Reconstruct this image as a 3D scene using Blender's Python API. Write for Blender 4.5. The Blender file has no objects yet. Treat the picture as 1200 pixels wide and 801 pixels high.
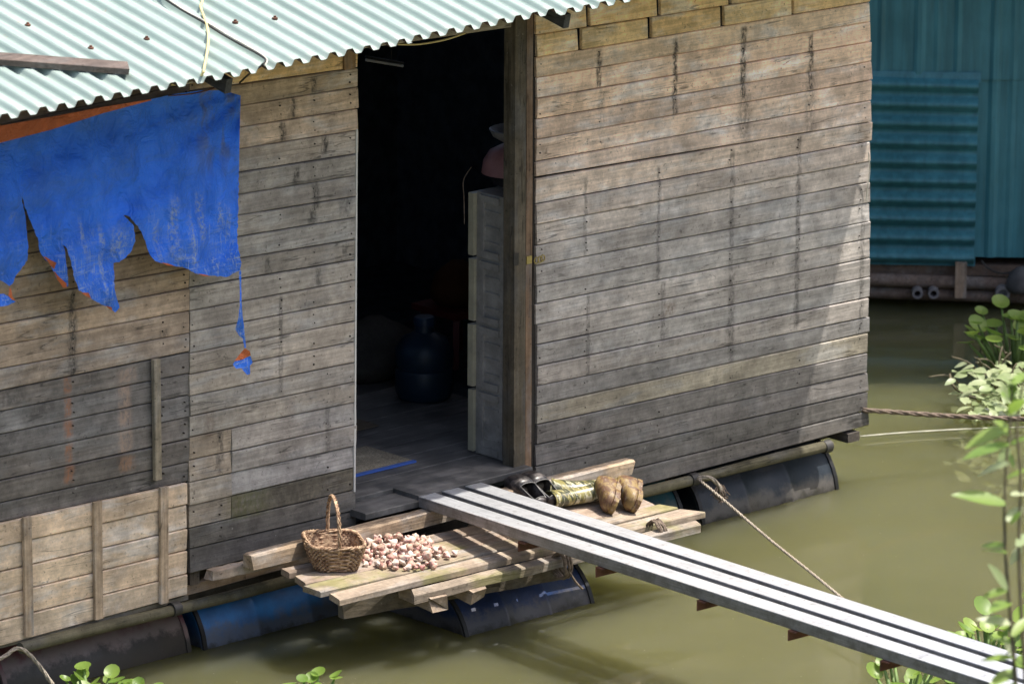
import bpy, bmesh, math, random
import numpy as np
from mathutils import Vector, Matrix
from mathutils.geometry import delaunay_2d_cdt

rnd = random.Random(7)
scene = bpy.context.scene

# ------------------------------------------------------------------ camera
# World: X along the house front (to the right), Y into the house, Z up, water at z = 0.
F = 7000.0                       # focal length in pixels of the 1200 px wide photograph
TH, PITCH, ROLL = math.radians(43), math.radians(14.6), 0.007
FW = np.array([math.sin(TH)*math.cos(PITCH), math.cos(TH)*math.cos(PITCH), -math.sin(PITCH)])
_r = np.array([math.cos(TH), -math.sin(TH), 0.0]); _u = np.cross(_r, FW)
RT = math.cos(ROLL)*_r + math.sin(ROLL)*_u
UP = -math.sin(ROLL)*_r + math.cos(ROLL)*_u
FLOOR = 0.485
CAM = np.array([0, 0, FLOOR]) - 25.0*(FW + RT*(417-600)/F - UP*(590-400.5)/F)
cd = bpy.data.cameras.new("camera"); cam = bpy.data.objects.new("camera", cd)
scene.collection.objects.link(cam); scene.camera = cam
cd.sensor_width = 36.0; cd.lens = F/1200.0*36.0
cd.clip_start = 0.5; cd.clip_end = 3000.0
cam.matrix_world = Matrix(((RT[0], UP[0], -FW[0], CAM[0]), (RT[1], UP[1], -FW[1], CAM[1]),
                           (RT[2], UP[2], -FW[2], CAM[2]), (0, 0, 0, 1)))
cd.dof.use_dof = True; cd.dof.focus_distance = 25.0; cd.dof.aperture_fstop = 4.2

# ------------------------------------------------------------------ world, sun, exposure
SUN = Vector((0.327, -0.225, 1.0)).normalized()
world = bpy.data.worlds.new("World"); scene.world = world; world.use_nodes = True
wn = world.node_tree.nodes; wl = world.node_tree.links
sky = wn.new("ShaderNodeTexSky"); sky.sky_type = 'NISHITA'; sky.sun_disc = False
sky.sun_elevation = math.asin(SUN.z); sky.sun_rotation = math.atan2(SUN.x, SUN.y)
sky.dust_density = 5.0; sky.air_density = 1.0
bg = wn["Background"]; wl.new(sky.outputs[0], bg.inputs[0]); bg.inputs[1].default_value = 0.15
sl = bpy.data.lights.new("sun", 'SUN'); so = bpy.data.objects.new("sun", sl)
scene.collection.objects.link(so); sl.energy = 4.0; sl.angle = math.radians(0.5); sl.color = (1.0, 0.95, 0.86)
so.rotation_euler = SUN.to_track_quat('Z', 'Y').to_euler(); so.location = (4, -6, 12)
scene.view_settings.view_transform = 'Standard'; scene.view_settings.look = 'None'
scene.view_settings.exposure = 0.75; scene.view_settings.gamma = 1.0
scene.view_settings.use_curve_mapping = False

# ------------------------------------------------------------------ pixel -> direction -> point on a known plane
def ray(px, py): return FW + RT*(px-600)/F - UP*(py-400.5)/F
def onY(px, py, y=0.0):
    d = ray(px, py); return CAM + d*(y-CAM[1])/d[1]
def onZ(px, py, z=0.0):
    d = ray(px, py); return CAM + d*(z-CAM[2])/d[2]
def onX(px, py, x=0.0):
    d = ray(px, py); return CAM + d*(x-CAM[0])/d[0]
def onP(px, py, p, n):
    d = ray(px, py); n = np.array(n, float); return CAM + d*(np.dot(np.array(p)-CAM, n)/np.dot(d, n))

# ------------------------------------------------------------------ object helpers
WLOC = {}
COL = scene.collection
def empty(name, loc, label=None, cat=None, group=None, parent=None):
    o = bpy.data.objects.new(name, None); COL.objects.link(o); o.empty_display_size = 0.1
    place(o, loc, parent); tag(o, label, cat, group); return o
def place(o, loc, parent=None):
    loc = Vector([float(c) for c in loc]); WLOC[o.name] = loc
    if parent is not None:
        o.parent = parent; o.location = loc - WLOC[parent.name]
    else: o.location = loc
def tag(o, label=None, cat=None, group=None, kind=None):
    if label: o["label"] = label
    if cat: o["category"] = cat
    if group: o["group"] = group
    if kind: o["kind"] = kind
    return o
def mk(name, V, Fc, mat, parent=None, color=None, smooth=False, loc=None, uvcol=None):
    V = np.array([[float(c) for c in v] for v in V])
    if loc is None:
        lo, hi = V.min(0), V.max(0); loc = np.array([(lo[0]+hi[0])/2, (lo[1]+hi[1])/2, lo[2]])
    me = bpy.data.meshes.new(name); me.from_pydata((V-np.array(loc)).tolist(), [], [list(f) for f in Fc])
    me.validate(); me.update()
    bm = bmesh.new(); bm.from_mesh(me); bmesh.ops.recalc_face_normals(bm, faces=bm.faces[:]); bm.to_mesh(me); bm.free()
    if smooth:
        me.polygons.foreach_set("use_smooth", [True]*len(me.polygons))
        if smooth != 'all':
            me.set_sharp_from_angle(angle=math.radians(45))
    me.materials.append(mat)
    o = bpy.data.objects.new(name, me); COL.objects.link(o); place(o, loc, parent)
    if color: o.color = (*color, 1.0)
    return o
class MB:
    def __init__(s): s.V = []; s.F = []
    def add(s, V, Fc):
        n = len(s.V); s.V += [tuple(map(float, v)) for v in V]; s.F += [[i+n for i in f] for f in Fc]
    def box(s, a, b):
        x0, y0, z0 = a; x1, y1, z1 = b
        s.add([(x0,y0,z0),(x1,y0,z0),(x1,y1,z0),(x0,y1,z0),(x0,y0,z1),(x1,y0,z1),(x1,y1,z1),(x0,y1,z1)],
              [(0,3,2,1),(4,5,6,7),(0,1,5,4),(1,2,6,5),(2,3,7,6),(3,0,4,7)])
    def beam(s, p, q, w, h, up=(0,0,1), ch=0.0):
        p, q = Vector(p), Vector(q); d = (q-p).normalized(); sd = d.cross(Vector(up)).normalized(); uu = sd.cross(d)
        if ch <= 0: prof = [(-w/2,-h/2),(w/2,-h/2),(w/2,h/2),(-w/2,h/2)]
        else: prof = [(-w/2+ch,-h/2),(w/2-ch,-h/2),(w/2,-h/2+ch),(w/2,h/2-ch),(w/2-ch,h/2),(-w/2+ch,h/2),(-w/2,h/2-ch),(-w/2,-h/2+ch)]
        n = len(prof); V = [e+sd*a+uu*b for e in (p, q) for a, b in prof]
        s.add(V, [[i,(i+1)%n,n+(i+1)%n,n+i] for i in range(n)]+[list(range(n))[::-1], list(range(n,2*n))])
    def tube(s, pts, rad, n=8, cap=True, flat=None):
        P = [Vector([float(c) for c in p]) for p in pts]; m = len(P)
        R = rad if isinstance(rad, (list, tuple)) else [rad]*m
        T = [(P[min(i+1,m-1)]-P[max(i-1,0)]).normalized() for i in range(m)]
        ref = Vector((0,0,1)) if abs(T[0].z) < .9 else Vector((1,0,0))
        a = T[0].cross(ref).normalized(); V = []
        for i in range(m):
            a = (a - T[i]*a.dot(T[i])).normalized(); b = T[i].cross(a)
            for k in range(n):
                t = 2*math.pi*k/n; r = R[i]
                ra, rb = (r, r) if not isinstance(r, (tuple, list)) else r
                V.append(P[i]+a*ra*math.cos(t)+b*rb*math.sin(t))
        Fc = [[i*n+k, i*n+(k+1)%n, (i+1)*n+(k+1)%n, (i+1)*n+k] for i in range(m-1) for k in range(n)]
        if cap: Fc += [list(range(n))[::-1], list(range((m-1)*n, m*n))]
        s.add(V, Fc)
    def lathe(s, prof, c, axis='Z', n=24):
        V = []; m = len(prof)
        for r, h in prof:
            for k in range(n):
                t = 2*math.pi*k/n; a, b = r*math.cos(t), r*math.sin(t)
                v = (a,b,h) if axis == 'Z' else ((h,a,b) if axis == 'X' else (a,h,b))
                V.append((v[0]+c[0], v[1]+c[1], v[2]+c[2]))
        s.add(V, [[i*n+k, i*n+(k+1)%n, (i+1)*n+(k+1)%n, (i+1)*n+k] for i in range(m-1) for k in range(n)])
    def build(s, name, mat, parent=None, color=None, smooth=False, loc=None):
        return mk(name, s.V, s.F, mat, parent, color, smooth, loc)
def smooth_path(pts, sub=6):
    P = [Vector([float(c) for c in p]) for p in pts]; out = []
    for i in range(len(P)-1):
        p0, p1, p2, p3 = P[max(i-1,0)], P[i], P[i+1], P[min(i+2,len(P)-1)]
        for k in range(sub):
            t = k/sub
            out.append(0.5*((2*p1)+(p2-p0)*t+(2*p0-5*p1+4*p2-p3)*t*t+(3*p1-p0-3*p2+p3)*t**3))
    out.append(P[-1]); return out

# ------------------------------------------------------------------ materials
class NT:
    def __init__(s, name):
        s.mat = bpy.data.materials.new(name); s.mat.use_nodes = True
        s.t = s.mat.node_tree; s.n = s.t.nodes; s.l = s.t.links; s.b = s.n["Principled BSDF"]
    def set(s, sock, v):
        if hasattr(v, 'is_output') or isinstance(v, bpy.types.NodeSocket): s.l.new(v, sock)
        elif v is not None:
            if isinstance(v, tuple) and len(v) == 3 and sock.type == 'RGBA': v = (*v, 1)
            sock.default_value = v
    def m(s, op, a, b=None, c=None, clamp=False):
        n = s.n.new("ShaderNodeMath"); n.operation = op; n.use_clamp = clamp
        for i, v in enumerate((a, b, c)):
            if v is not None: s.set(n.inputs[i], v)
        return n.outputs[0]
    def vm(s, op, a, b=None):
        n = s.n.new("ShaderNodeVectorMath"); n.operation = op; s.set(n.inputs[0], a)
        if b is not None: s.set(n.inputs[1], b)
        return n.outputs[0]
    def pos(s): return s.n.new("ShaderNodeNewGeometry").outputs["Position"]
    def obj(s): return s.n.new("ShaderNodeTexCoord").outputs["Object"]
    def info(s, k): return s.n.new("ShaderNodeObjectInfo").outputs[k]
    def sep(s, v):
        n = s.n.new("ShaderNodeSeparateXYZ"); s.set(n.inputs[0], v); return n.outputs
    def noise(s, vec, scale, detail=4, rough=.55, dist=0.0):
        n = s.n.new("ShaderNodeTexNoise"); s.set(n.inputs["Vector"], vec); n.inputs["Scale"].default_value = scale
        n.inputs["Detail"].default_value = detail; n.inputs["Roughness"].default_value = rough
        n.inputs["Distortion"].default_value = dist; return n.outputs["Fac"]
    def voro(s, vec, scale, feat='F1'):
        n = s.n.new("ShaderNodeTexVoronoi"); s.set(n.inputs["Vector"], vec); n.inputs["Scale"].default_value = scale
        n.feature = feat; return n.outputs["Distance"]
    def ramp(s, v, a, b, lo=0.0, hi=1.0, smooth=True):
        n = s.n.new("ShaderNodeMapRange"); n.interpolation_type = 'SMOOTHSTEP' if smooth else 'LINEAR'
        s.set(n.inputs[0], v); n.inputs[1].default_value = a; n.inputs[2].default_value = b
        n.inputs[3].default_value = lo; n.inputs[4].default_value = hi; return n.outputs[0]
    def mix(s, f, a, b, mode='MIX'):
        n = s.n.new("ShaderNodeMix"); n.data_type = 'RGBA'; n.blend_type = mode
        s.set(n.inputs[0], f); s.set(n.inputs[6], a); s.set(n.inputs[7], b); return n.outputs[2]
    def mul(s, c, f):
        n = s.n.new("ShaderNodeVectorMath"); n.operation = 'SCALE'; s.set(n.inputs[0], c); s.set(n.inputs[3], f); return n.outputs[0]
    def bump(s, h, strength=.3, dist=.01):
        n = s.n.new("ShaderNodeBump"); n.inputs["Strength"].default_value = strength
        n.inputs["Distance"].default_value = dist; s.l.new(h, n.inputs["Height"]); s.l.new(n.outputs[0], s.b.inputs["Normal"])
    def fin(s, col=None, rough=None, metal=None, spec=None):
        s.set(s.b.inputs["Base Color"], col); s.set(s.b.inputs["Roughness"], rough)
        s.set(s.b.inputs["Metallic"], metal); s.set(s.b.inputs["Specular IOR Level"], spec); return s.mat

def plain(name, col, rough=.6, metal=0.0, var=.25, scale=12.0, bump=.15, spec=.4, objcol=False):
    t = NT(name); v = t.vm('ADD', t.pos(), t.vm('SCALE', t.info("Random"), None) if False else (0, 0, 0))
    n1 = t.noise(v, scale, 6, .6); n2 = t.noise(v, scale*7, 3)
    base = t.info("Color") if objcol else (*col, 1)
    rgb = t.n.new("ShaderNodeRGB"); rgb.outputs[0].default_value = (*col, 1)
    b = t.info("Color") if objcol else rgb.outputs[0]
    c = t.mul(b, t.m('ADD', t.ramp(n1, .3, .7, 1-var, 1+var), t.ramp(n2, .3, .7, -var*.3, var*.3)))
    if bump: t.bump(t.m('ADD', n1, t.m('MULTIPLY', n2, .4)), bump, .01)
    return t.fin(c, rough, metal, spec)

def wood(name, axis='X', streaks=(), tint=None, rough=.8, dark=.55, algae=0.0, grain=1.0):
    """Weathered board: the board's own tone comes from the object colour; grain, knots, stains on top."""
    t = NT(name); p = t.pos()
    off = t.n.new("ShaderNodeCombineXYZ"); r = t.info("Random")
    t.set(off.inputs[0], t.m('MULTIPLY', r, 37.0)); t.set(off.inputs[1], t.m('MULTIPLY', r, 11.0)); t.set(off.inputs[2], t.m('MULTIPLY', r, 23.0))
    q = t.vm('ADD', p, off.outputs[0])
    sc = {'X': (1.6, 26, 26), 'Z': (26, 26, 1.6), 'Y': (26, 1.6, 26)}[axis]
    sg = {'X': (3.0, 90, 90), 'Z': (90, 90, 3.0), 'Y': (90, 3.0, 90)}[axis]
    g1 = t.noise(t.vm('MULTIPLY', q, sc), 1.0, 6, .62, .6)
    g2 = t.noise(t.vm('MULTIPLY', q, sg), 1.0, 4, .6)
    bl = t.noise(q, 5.0, 5, .6); bl2 = t.noise(t.vm('MULTIPLY', q, {'X': (1, 3, 3), 'Z': (3, 3, 1), 'Y': (3, 1, 3)}[axis]), 3.2, 5, .65, .4)
    sp = t.noise(q, 55.0, 3, .6)
    f = t.m('MULTIPLY', t.ramp(g1, .3, .72, 1-.13*grain, 1+.10*grain), t.ramp(g2, .3, .72, 1-.18*grain, 1+.13*grain))
    f = t.m('MULTIPLY', f, t.ramp(bl, .3, .7, .86, 1.14)); f = t.m('MULTIPLY', f, t.ramp(t.noise(q, 17.0, 8, .72), .32, .68, .84, 1.12)); f = t.m('MULTIPLY', f, t.ramp(t.noise(p, 1.7, 5, .62), .33, .67, .84, 1.14)); f = t.m('MULTIPLY', f, t.ramp(t.noise(p, 9.0, 9, .85), .34, .66, .78, 1.17)); f = t.m('MULTIPLY', f, 1.52)
    base = t.vm('MULTIPLY', t.info("Color"), (1.05, .985, .94)); c = t.mul(base, f)
    # warm / grey weathering drift
    grey = t.n.new("ShaderNodeHueSaturation"); grey.inputs["Saturation"].default_value = .35; t.set(grey.inputs["Color"], c)
    c = t.mix(t.ramp(bl2, .46, .68, 0, .8), c, grey.outputs[0])
    # dark water stains with their own outline
    c = t.mix(t.ramp(bl2, .56, .40, 0, 1-dark) if False else t.ramp(t.noise(q, 2.3, 6, .68, .5), .60, .72, 0, 1-dark), c, t.mul(c, .38))
    c = t.mix(t.ramp(sp, .62, .72, 0, .65), c, t.mul(c, .3))
    crk = t.m('MULTIPLY', t.ramp(t.m('ABSOLUTE', t.m('SUBTRACT', t.noise(t.vm('MULTIPLY', q, {'X': (1.1, 20, 20), 'Z': (20, 20, 1.1), 'Y': (20, 1.1, 20)}[axis]), 1.0, 3, .5, .3), .5)), .012, .004), t.ramp(t.noise(q, 4.0, 3), .47, .58))
    c = t.mix(t.m('MULTIPLY', crk, .65), c, t.mul(c, .25))
    c = t.mix(t.ramp(t.noise(q, 38.0, 2), .72, .78, 0, .25), c, (.62, .6, .56, 1))
    # knots
    kn = t.voro(t.vm('MULTIPLY', q, {'X': (1.5, 4, 6), 'Z': (6, 4, 1.5), 'Y': (4, 1.5, 6)}[axis]), 1.15)
    c = t.mix(t.ramp(kn, .075, .03, 0, .7), c, t.mul(c, .25))
    if algae:
        c = t.mix(t.ramp(t.noise(q, 3.1, 5, .6), .52, .68, 0, algae), c, (.20, .20, .05, 1))
    if streaks:
        x, y, z = t.sep(p)
        wob = t.m('MULTIPLY', t.m('SUBTRACT', t.noise(p, 22.0, 5, .65), .5), .030)
        xw = t.m('ADD', x, wob); mott = t.ramp(t.noise(t.vm('MULTIPLY', p, (60, 60, 30)), 1.0, 6, .75), .36, .60, .1, 1)
        groups = {}
        for (x0, w, z0, z1, s, col) in streaks: groups.setdefault(col, []).append((x0, w, z0, z1, s))
        for col, L in groups.items():
            acc = None
            for (x0, w, z0, z1, s) in L:
                a = t.ramp(t.m('ABSOLUTE', t.m('SUBTRACT', xw, x0)), w*1.3, w*.35, 0, s)
                zc, hz = (z0+z1)/2, abs(z1-z0)/2
                b = t.ramp(t.m('ABSOLUTE', t.m('SUBTRACT', z, zc)), hz+.012, hz-.012)
                k = t.m('MULTIPLY', a, b)
                acc = k if acc is None else t.m('MAXIMUM', acc, k)
            acc = t.m('MULTIPLY', acc, mott, clamp=True)
            c = t.mix(acc, c, (*col, 1))
    t.bump(t.m('ADD', t.m('ADD', t.m('MULTIPLY', g1, .6), t.m('MULTIPLY', g2, .6)), t.m('MULTIPLY', sp, .25)), .45, .006)
    return t.fin(c, t.ramp(g1, .3, .7, rough-.08, rough+.1), 0.0, .25)

def streak_px(L):
    """(pixel x, pixel y top, pixel y bottom, pixel width, strength, colour) -> wall coordinates."""
    out = []
    for (x, y0, y1, w, s, col) in L:
        a, b = onY(x, y0), onY(x, y1); out.append(((a[0]+b[0])/2, w*1.3/2/203.0, b[2], a[2], s, col))
    return out
DK = (.045, .042, .04); OR = (.36, .15, .07); PK = (.42, .30, .23); MO = (.10, .105, .03)
M = {}
M['wood_right'] = wood('weathered_board_right', streaks=streak_px(
    [(702, 60, 102, 5, .95, DK), (791, 46, 134, 5, .95, DK), (871, 32, 118, 6, .95, DK), (872, 110, 160, 14, .5, DK), (950, 40, 110, 6, .9, DK), (950, 80, 155, 12, .5, DK)]
    + [(686, 208, 300, 4, .55, DK), (689, 345, 440, 4, .6, DK), (772, 195, 330, 4, .6, DK), (777, 330, 400, 5, .55, DK), (857, 175, 420, 5, .55, DK), (858, 320, 425, 5, .6, DK),
       (935, 160, 385, 5, .65, DK), (1010, 250, 385, 5, .6, DK), (705, 105, 160, 6, .35, DK), (785, 355, 368, 12, .6, (.16, .1, .06)), (838, 430, 545, 5, .3, DK), (950, 430, 500, 5, .3, DK),
       (1009, 60, 160, 5, .25, DK)]))
M['wood_mid'] = wood('weathered_board_middle', streaks=streak_px(
    [(368, 90, 109, 6, .9, DK), (344, 115, 138, 5, .9, DK), (342, 115, 138, 12, .4, DK), (331, 143, 166, 6, .8, DK), (381, 158, 179, 6, .95, DK), (347, 196, 216, 6, .85, DK), (370, 214, 246, 7, .8, DK), (404, 232, 251, 12, .6, DK),
     (366, 245, 262, 8, .8, DK), (314, 302, 320, 5, .7, DK), (405, 284, 298, 6, .6, DK), (373, 314, 334, 6, .7, DK), (329, 345, 460, 4, .6, DK), (384, 478, 530, 5, .55, DK), (259, 505, 542, 6, .7, DK), (245, 480, 512, 10, .4, (.12, .07, .05)),
     (256, 530, 556, 5, .5, DK), (290, 575, 606, 40, .55, MO), (345, 560, 590, 60, .4, DK), (385, 555, 580, 50, .35, DK)]))
M['wood_left'] = wood('weathered_board_left', streaks=streak_px(
    [(85, 352, 441, 8, .75, DK), (86, 340, 441, 4, .9, DK), (192, 385, 396, 8, .6, DK), (191, 366, 372, 5, .6, DK), (80, 443, 460, 6, .85, OR), (81, 466, 488, 6, .8, OR), (81, 493, 512, 8, .7, OR), (82, 520, 541, 6, .8, OR), (82, 546, 566, 8, .75, OR),
     (150, 432, 448, 16, .6, PK), (147, 452, 478, 11, .75, PK), (147, 480, 500, 11, .75, PK), (148, 504, 530, 12, .7, PK), (149, 534, 552, 14, .6, (.36, .2, .12)), (110, 435, 450, 14, .5, DK), (15, 455, 475, 24, .5, DK), (50, 470, 485, 30, .4, DK)]))
M['wood_new'] = wood('pale_board', dark=.8, grain=.6)
M['wood_x'] = wood('weathered_timber_along', 'X', algae=.0)
M['wood_deck'] = wood('deck_board', 'X', algae=.55)
M['wood_y'] = wood('weathered_timber_across', 'Y')
M['wood_z'] = wood('weathered_post', 'Z')
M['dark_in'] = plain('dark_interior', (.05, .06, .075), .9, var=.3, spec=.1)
M['rust'] = plain('rusty_steel', (.13, .055, .035), .75, var=.4, scale=20)
M['iron'] = plain('dark_iron', (.05, .048, .046), .55, .3)
M['nail'] = plain('nail_rust', (.035, .028, .024), .8, bump=0)
M['brass'] = plain('brass', (.45, .36, .14), .45, .6)
M['grey_plastic'] = plain('grey_plastic', (.25, .245, .235), .5, var=.2, bump=.03)
M['white_plastic'] = plain('white_plastic', (.62, .62, .60), .45, var=.08, bump=.03)
M['objcol'] = plain('tinted_plastic', (.5, .5, .5), .45, var=.12, bump=.04, objcol=True)
M['objcol_matte'] = plain('tinted_matte', (.5, .5, .5), .85, var=.2, bump=.2, objcol=True, spec=.2)

def aluminium():  # paler copy for the tube tops, their sunlight put into the colour
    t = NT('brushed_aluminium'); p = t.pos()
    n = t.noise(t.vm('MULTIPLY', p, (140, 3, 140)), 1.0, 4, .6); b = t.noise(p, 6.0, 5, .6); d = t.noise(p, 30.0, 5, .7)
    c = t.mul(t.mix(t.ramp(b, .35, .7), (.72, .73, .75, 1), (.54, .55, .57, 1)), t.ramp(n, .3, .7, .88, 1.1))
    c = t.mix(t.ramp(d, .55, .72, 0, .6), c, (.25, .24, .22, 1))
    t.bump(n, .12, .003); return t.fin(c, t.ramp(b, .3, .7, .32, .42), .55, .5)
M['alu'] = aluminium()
def shaded_alu():  # darker copy for the tube bodies, shade on the sides put into the colour
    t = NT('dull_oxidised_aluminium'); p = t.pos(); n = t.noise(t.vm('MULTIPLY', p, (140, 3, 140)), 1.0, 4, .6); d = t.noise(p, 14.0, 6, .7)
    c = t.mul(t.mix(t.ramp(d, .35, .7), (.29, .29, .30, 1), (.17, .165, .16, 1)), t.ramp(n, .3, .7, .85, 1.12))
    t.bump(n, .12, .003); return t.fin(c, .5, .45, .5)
M['alu_dull'] = shaded_alu()
def roof_mat():
    t = NT('mint_painted_sheet'); p = t.pos()
    n = t.noise(t.vm('MULTIPLY', p, (6, 1.2, 1)), 2.2, 5, .6); d = t.noise(p, 24.0, 5, .7); e = t.noise(t.vm('MULTIPLY', p, (30, 2, 2)), 1.4, 4, .6)
    c = t.mix(t.ramp(n, .3, .7), (.245, .315, .292, 1), (.30, .37, .345, 1))
    c = t.mul(c, t.ramp(e, .3, .7, .92, 1.06))
    c = t.mix(t.ramp(d, .66, .78, 0, .5), c, (.40, .52, .52, 1))
    c = t.mix(t.ramp(t.noise(t.vm('MULTIPLY', p, (20, 3, 3)), 1.0, 6, .7), .56, .72, 0, .55), c, (.27, .31, .30, 1)); c = t.mix(t.ramp(t.noise(p, 13.0, 5, .7), .67, .74, 0, .6), c, (.34, .22, .15, 1))
    bf = t.n.new("ShaderNodeNewGeometry").outputs["Backfacing"]
    return t.fin(c, t.ramp(d, .3, .7, .38, .55), 0.0, .5)
M['roof'] = roof_mat()
M['roof_under'] = plain('rusty_sheet_underside', (.09, .06, .05), .8, var=.4)
def tarp_mat(name, col, fade):
    t = NT(name); p = t.pos(); x, y, z = t.sep(p)
    weave = t.noise(t.vm('MULTIPLY', p, (9, 9, 120)), 1.0, 4, .7); weave2 = t.noise(t.vm('MULTIPLY', p, (150, 150, 7)), 1.0, 4, .7)
    big = t.noise(p, 5.0, 5, .6); c = t.mul(t.n.new("ShaderNodeRGB").outputs[0], 1.0)
    rgb = t.n.new("ShaderNodeRGB"); rgb.outputs[0].default_value = (*col, 1)
    c = t.mul(rgb.outputs[0], t.ramp(big, .3, .7, .82, 1.18))
    if fade:
        wear = t.m('MULTIPLY', t.ramp(z, 2.05, 1.55, .05, 1), t.ramp(t.noise(t.vm('MULTIPLY', p, (11, 11, 2.6)), 1.3, 6, .7), .42, .58, 0, 1))
        fib = t.m('MAXIMUM', t.ramp(weave, .52, .66), t.ramp(weave2, .52, .64))
        c = t.mix(t.m('MULTIPLY', t.m('MULTIPLY', wear, fib), .8), c, (.50, .60, .74, 1))
        c = t.mix(t.m('MULTIPLY', t.ramp(weave2, .56, .68), t.ramp(z, 2.1, 1.5, .0, .6)), c, (.4, .5, .68, 1))
        acc = None
        for (sx, sy0, sy1, sw) in ((206, 232, 306, 9), (240, 226, 288, 8), (186, 258, 304, 6), (262, 236, 270, 5), (98, 258, 300, 5), (140, 268, 306, 16), (120, 265, 350, 4), (20, 252, 262, 8), (272, 245, 285, 5), (225, 250, 315, 5)):
            A_, B_ = onY(sx, sy0, -.14), onY(sx, sy1, -.14)
            k_ = t.m('MULTIPLY', t.ramp(t.m('ABSOLUTE', t.m('SUBTRACT', t.m('ADD', x, t.m('MULTIPLY', t.m('SUBTRACT', big, .5), .05)), A_[0])), sw/260., sw/900.), t.ramp(t.m('ABSOLUTE', t.m('SUBTRACT', z, (A_[2]+B_[2])/2)), (A_[2]-B_[2])/2+.03, (A_[2]-B_[2])/2-.05))
            acc = k_ if acc is None else t.m('MAXIMUM', acc, k_)
        c = t.mix(t.m('MULTIPLY', acc, t.ramp(t.noise(p, 70.0, 5, .75), .42, .64, .0, .7)), c, (.44, .52, .62, 1))
        band = t.ramp(t.noise(t.vm('MULTIPLY', p, (4, 4, 9)), 1.4, 4, .6, .8), .5, .64, 0, .35)
        c = t.mix(band, c, (.07, .20, .68, 1))
        dirt = t.m('MULTIPLY', t.m('MULTIPLY', t.ramp(z, 1.95, 2.2), t.ramp(t.m('ABSOLUTE', t.m('SUBTRACT', x, -.80)), .22, .05)), t.ramp(t.noise(t.vm('MULTIPLY', p, (7, 7, 2)), 1.5, 4), .45, .6, 0, .6))
        c = t.mix(dirt, c, (.13, .13, .12, 1))
    crease = t.noise(t.vm('MULTIPLY', p, (10, 6, 8)), 1.0, 5, .6, 1.5)
    t.bump(t.m('ADD', t.m('MULTIPLY', weave, .10), crease), 1.0, .04)
    return t.fin(c, .5, 0.0, .35)
M['tarp'] = tarp_mat('blue_tarpaulin', (.032, .20, .95), True)
M['tarp_back'] = tarp_mat('orange_tarpaulin_back', (.62, .16, .055), False)
def drum_mat(off=0.0, silt=(.12, .108, .095)):
    t = NT('painted_barrel'); p = t.pos(); x, y, z = t.sep(p); b = t.info("Color")
    n = t.noise(p, 6.0, 6, .65); f = t.noise(p, 30.0, 5, .7)
    c = t.mul(b, t.ramp(n, .3, .7, .5, .95))
    lvl = t.m('ADD', t.m('ADD', z, off), t.m('MULTIPLY', t.m('SUBTRACT', t.noise(p, 9.0, 6, .7), .5), .18))
    c = t.mix(t.ramp(lvl, .15, .09, 0, .7), c, (*silt, 1))          # dried silt
    c = t.mix(t.ramp(lvl, .085, .04, 0, .92), c, (.028, .026, .022, 1))         # slime at the water line
    c = t.mix(t.ramp(f, .64, .72, 0, .5), c, t.mul(c, .4))
    t.bump(t.m('ADD', n, f), .25, .008); return t.fin(c, t.ramp(n, .3, .7, .38, .62), 0.0, .45)
M['drum'] = drum_mat(); M['drum_silt'] = drum_mat(-.035, (.21, .19, .17)); M['drum_clean'] = drum_mat(.055)
M['drum_wet'] = plain('black_rubber_band', (.012, .012, .013), .5, var=.3)
def water_mat():
    t = NT('murky_river_water'); p = t.pos()
    n = t.noise(p, .55, 4, .55); c = t.mix(t.ramp(n, .3, .7), (.086, .086, .038, 1), (.111, .109, .053, 1))
    w1 = t.noise(t.vm('MULTIPLY', p, (1.0, 1.6, 1)), 3.0, 3, .5, .3); w2 = t.noise(p, 14.0, 3, .5)
    sc = t.noise(p, 70.0, 3, .6); c = t.mix(t.ramp(sc, .715, .75, 0, .55), c, (.5, .48, .36, 1))
    w3 = t.noise(t.vm('MULTIPLY', p, (5.5, 22, 1)), 1.0, 4, .6, .4)
    t.bump(t.m('ADD', t.m('ADD', w1, t.m('MULTIPLY', w2, .08)), t.m('MULTIPLY', w3, .16)), .035, .03)
    t.b.inputs["IOR"].default_value = 1.33
    t.b.inputs["Subsurface Weight"].default_value = 1.0; t.b.inputs["Subsurface Radius"].default_value = (1.0, .95, .5); t.b.inputs["Subsurface Scale"].default_value = 2.5
    return t.fin(c, .02, 0.0, .5)
M['water'] = water_mat()
def leaf_mat(name, c1, c2):
    t = NT(name); p = t.pos(); r = t.info("Random"); n = t.noise(p, 18.0, 4, .6)
    g = t.m('FRACT', t.m('ADD', r, t.n.new("ShaderNodeNewGeometry").outputs["Random Per Island"]))
    c = t.mix(t.m('ADD', t.m('MULTIPLY', n, .5), t.m('MULTIPLY', g, .6), clamp=True), (*c1, 1), (*c2, 1))
    t.fin(c, .42, 0.0, .5)
    tr = t.n.new("ShaderNodeBsdfTranslucent"); t.set(tr.inputs["Color"], t.mul(c, 1.6))
    mx = t.n.new("ShaderNodeMixShader"); mx.inputs[0].default_value = .35
    t.l.new(t.b.outputs[0], mx.inputs[1]); t.l.new(tr.outputs[0], mx.inputs[2])
    t.l.new(mx.outputs[0], t.n["Material Output"].inputs[0]); return t.mat
M['leaf'] = leaf_mat('glossy_leaf', (.08, .17, .025), (.26, .36, .07))
M['leaf_pale'] = leaf_mat('pale_leaf', (.16, .24, .08), (.50, .54, .34))
M['stem'] = plain('plant_stem', (.10, .085, .05), .7)
M['stem_green'] = plain('green_stalk', (.12, .19, .05), .6)
M['rope'] = plain('grey_rope', (.36, .31, .25), .9, var=.35, scale=60)
M['rope_dark'] = plain('brown_rope', (.17, .13, .10), .9, var=.4, scale=60)
M['cable_yellow'] = plain('yellow_cord', (.66, .55, .26), .6, var=.15)
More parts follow.
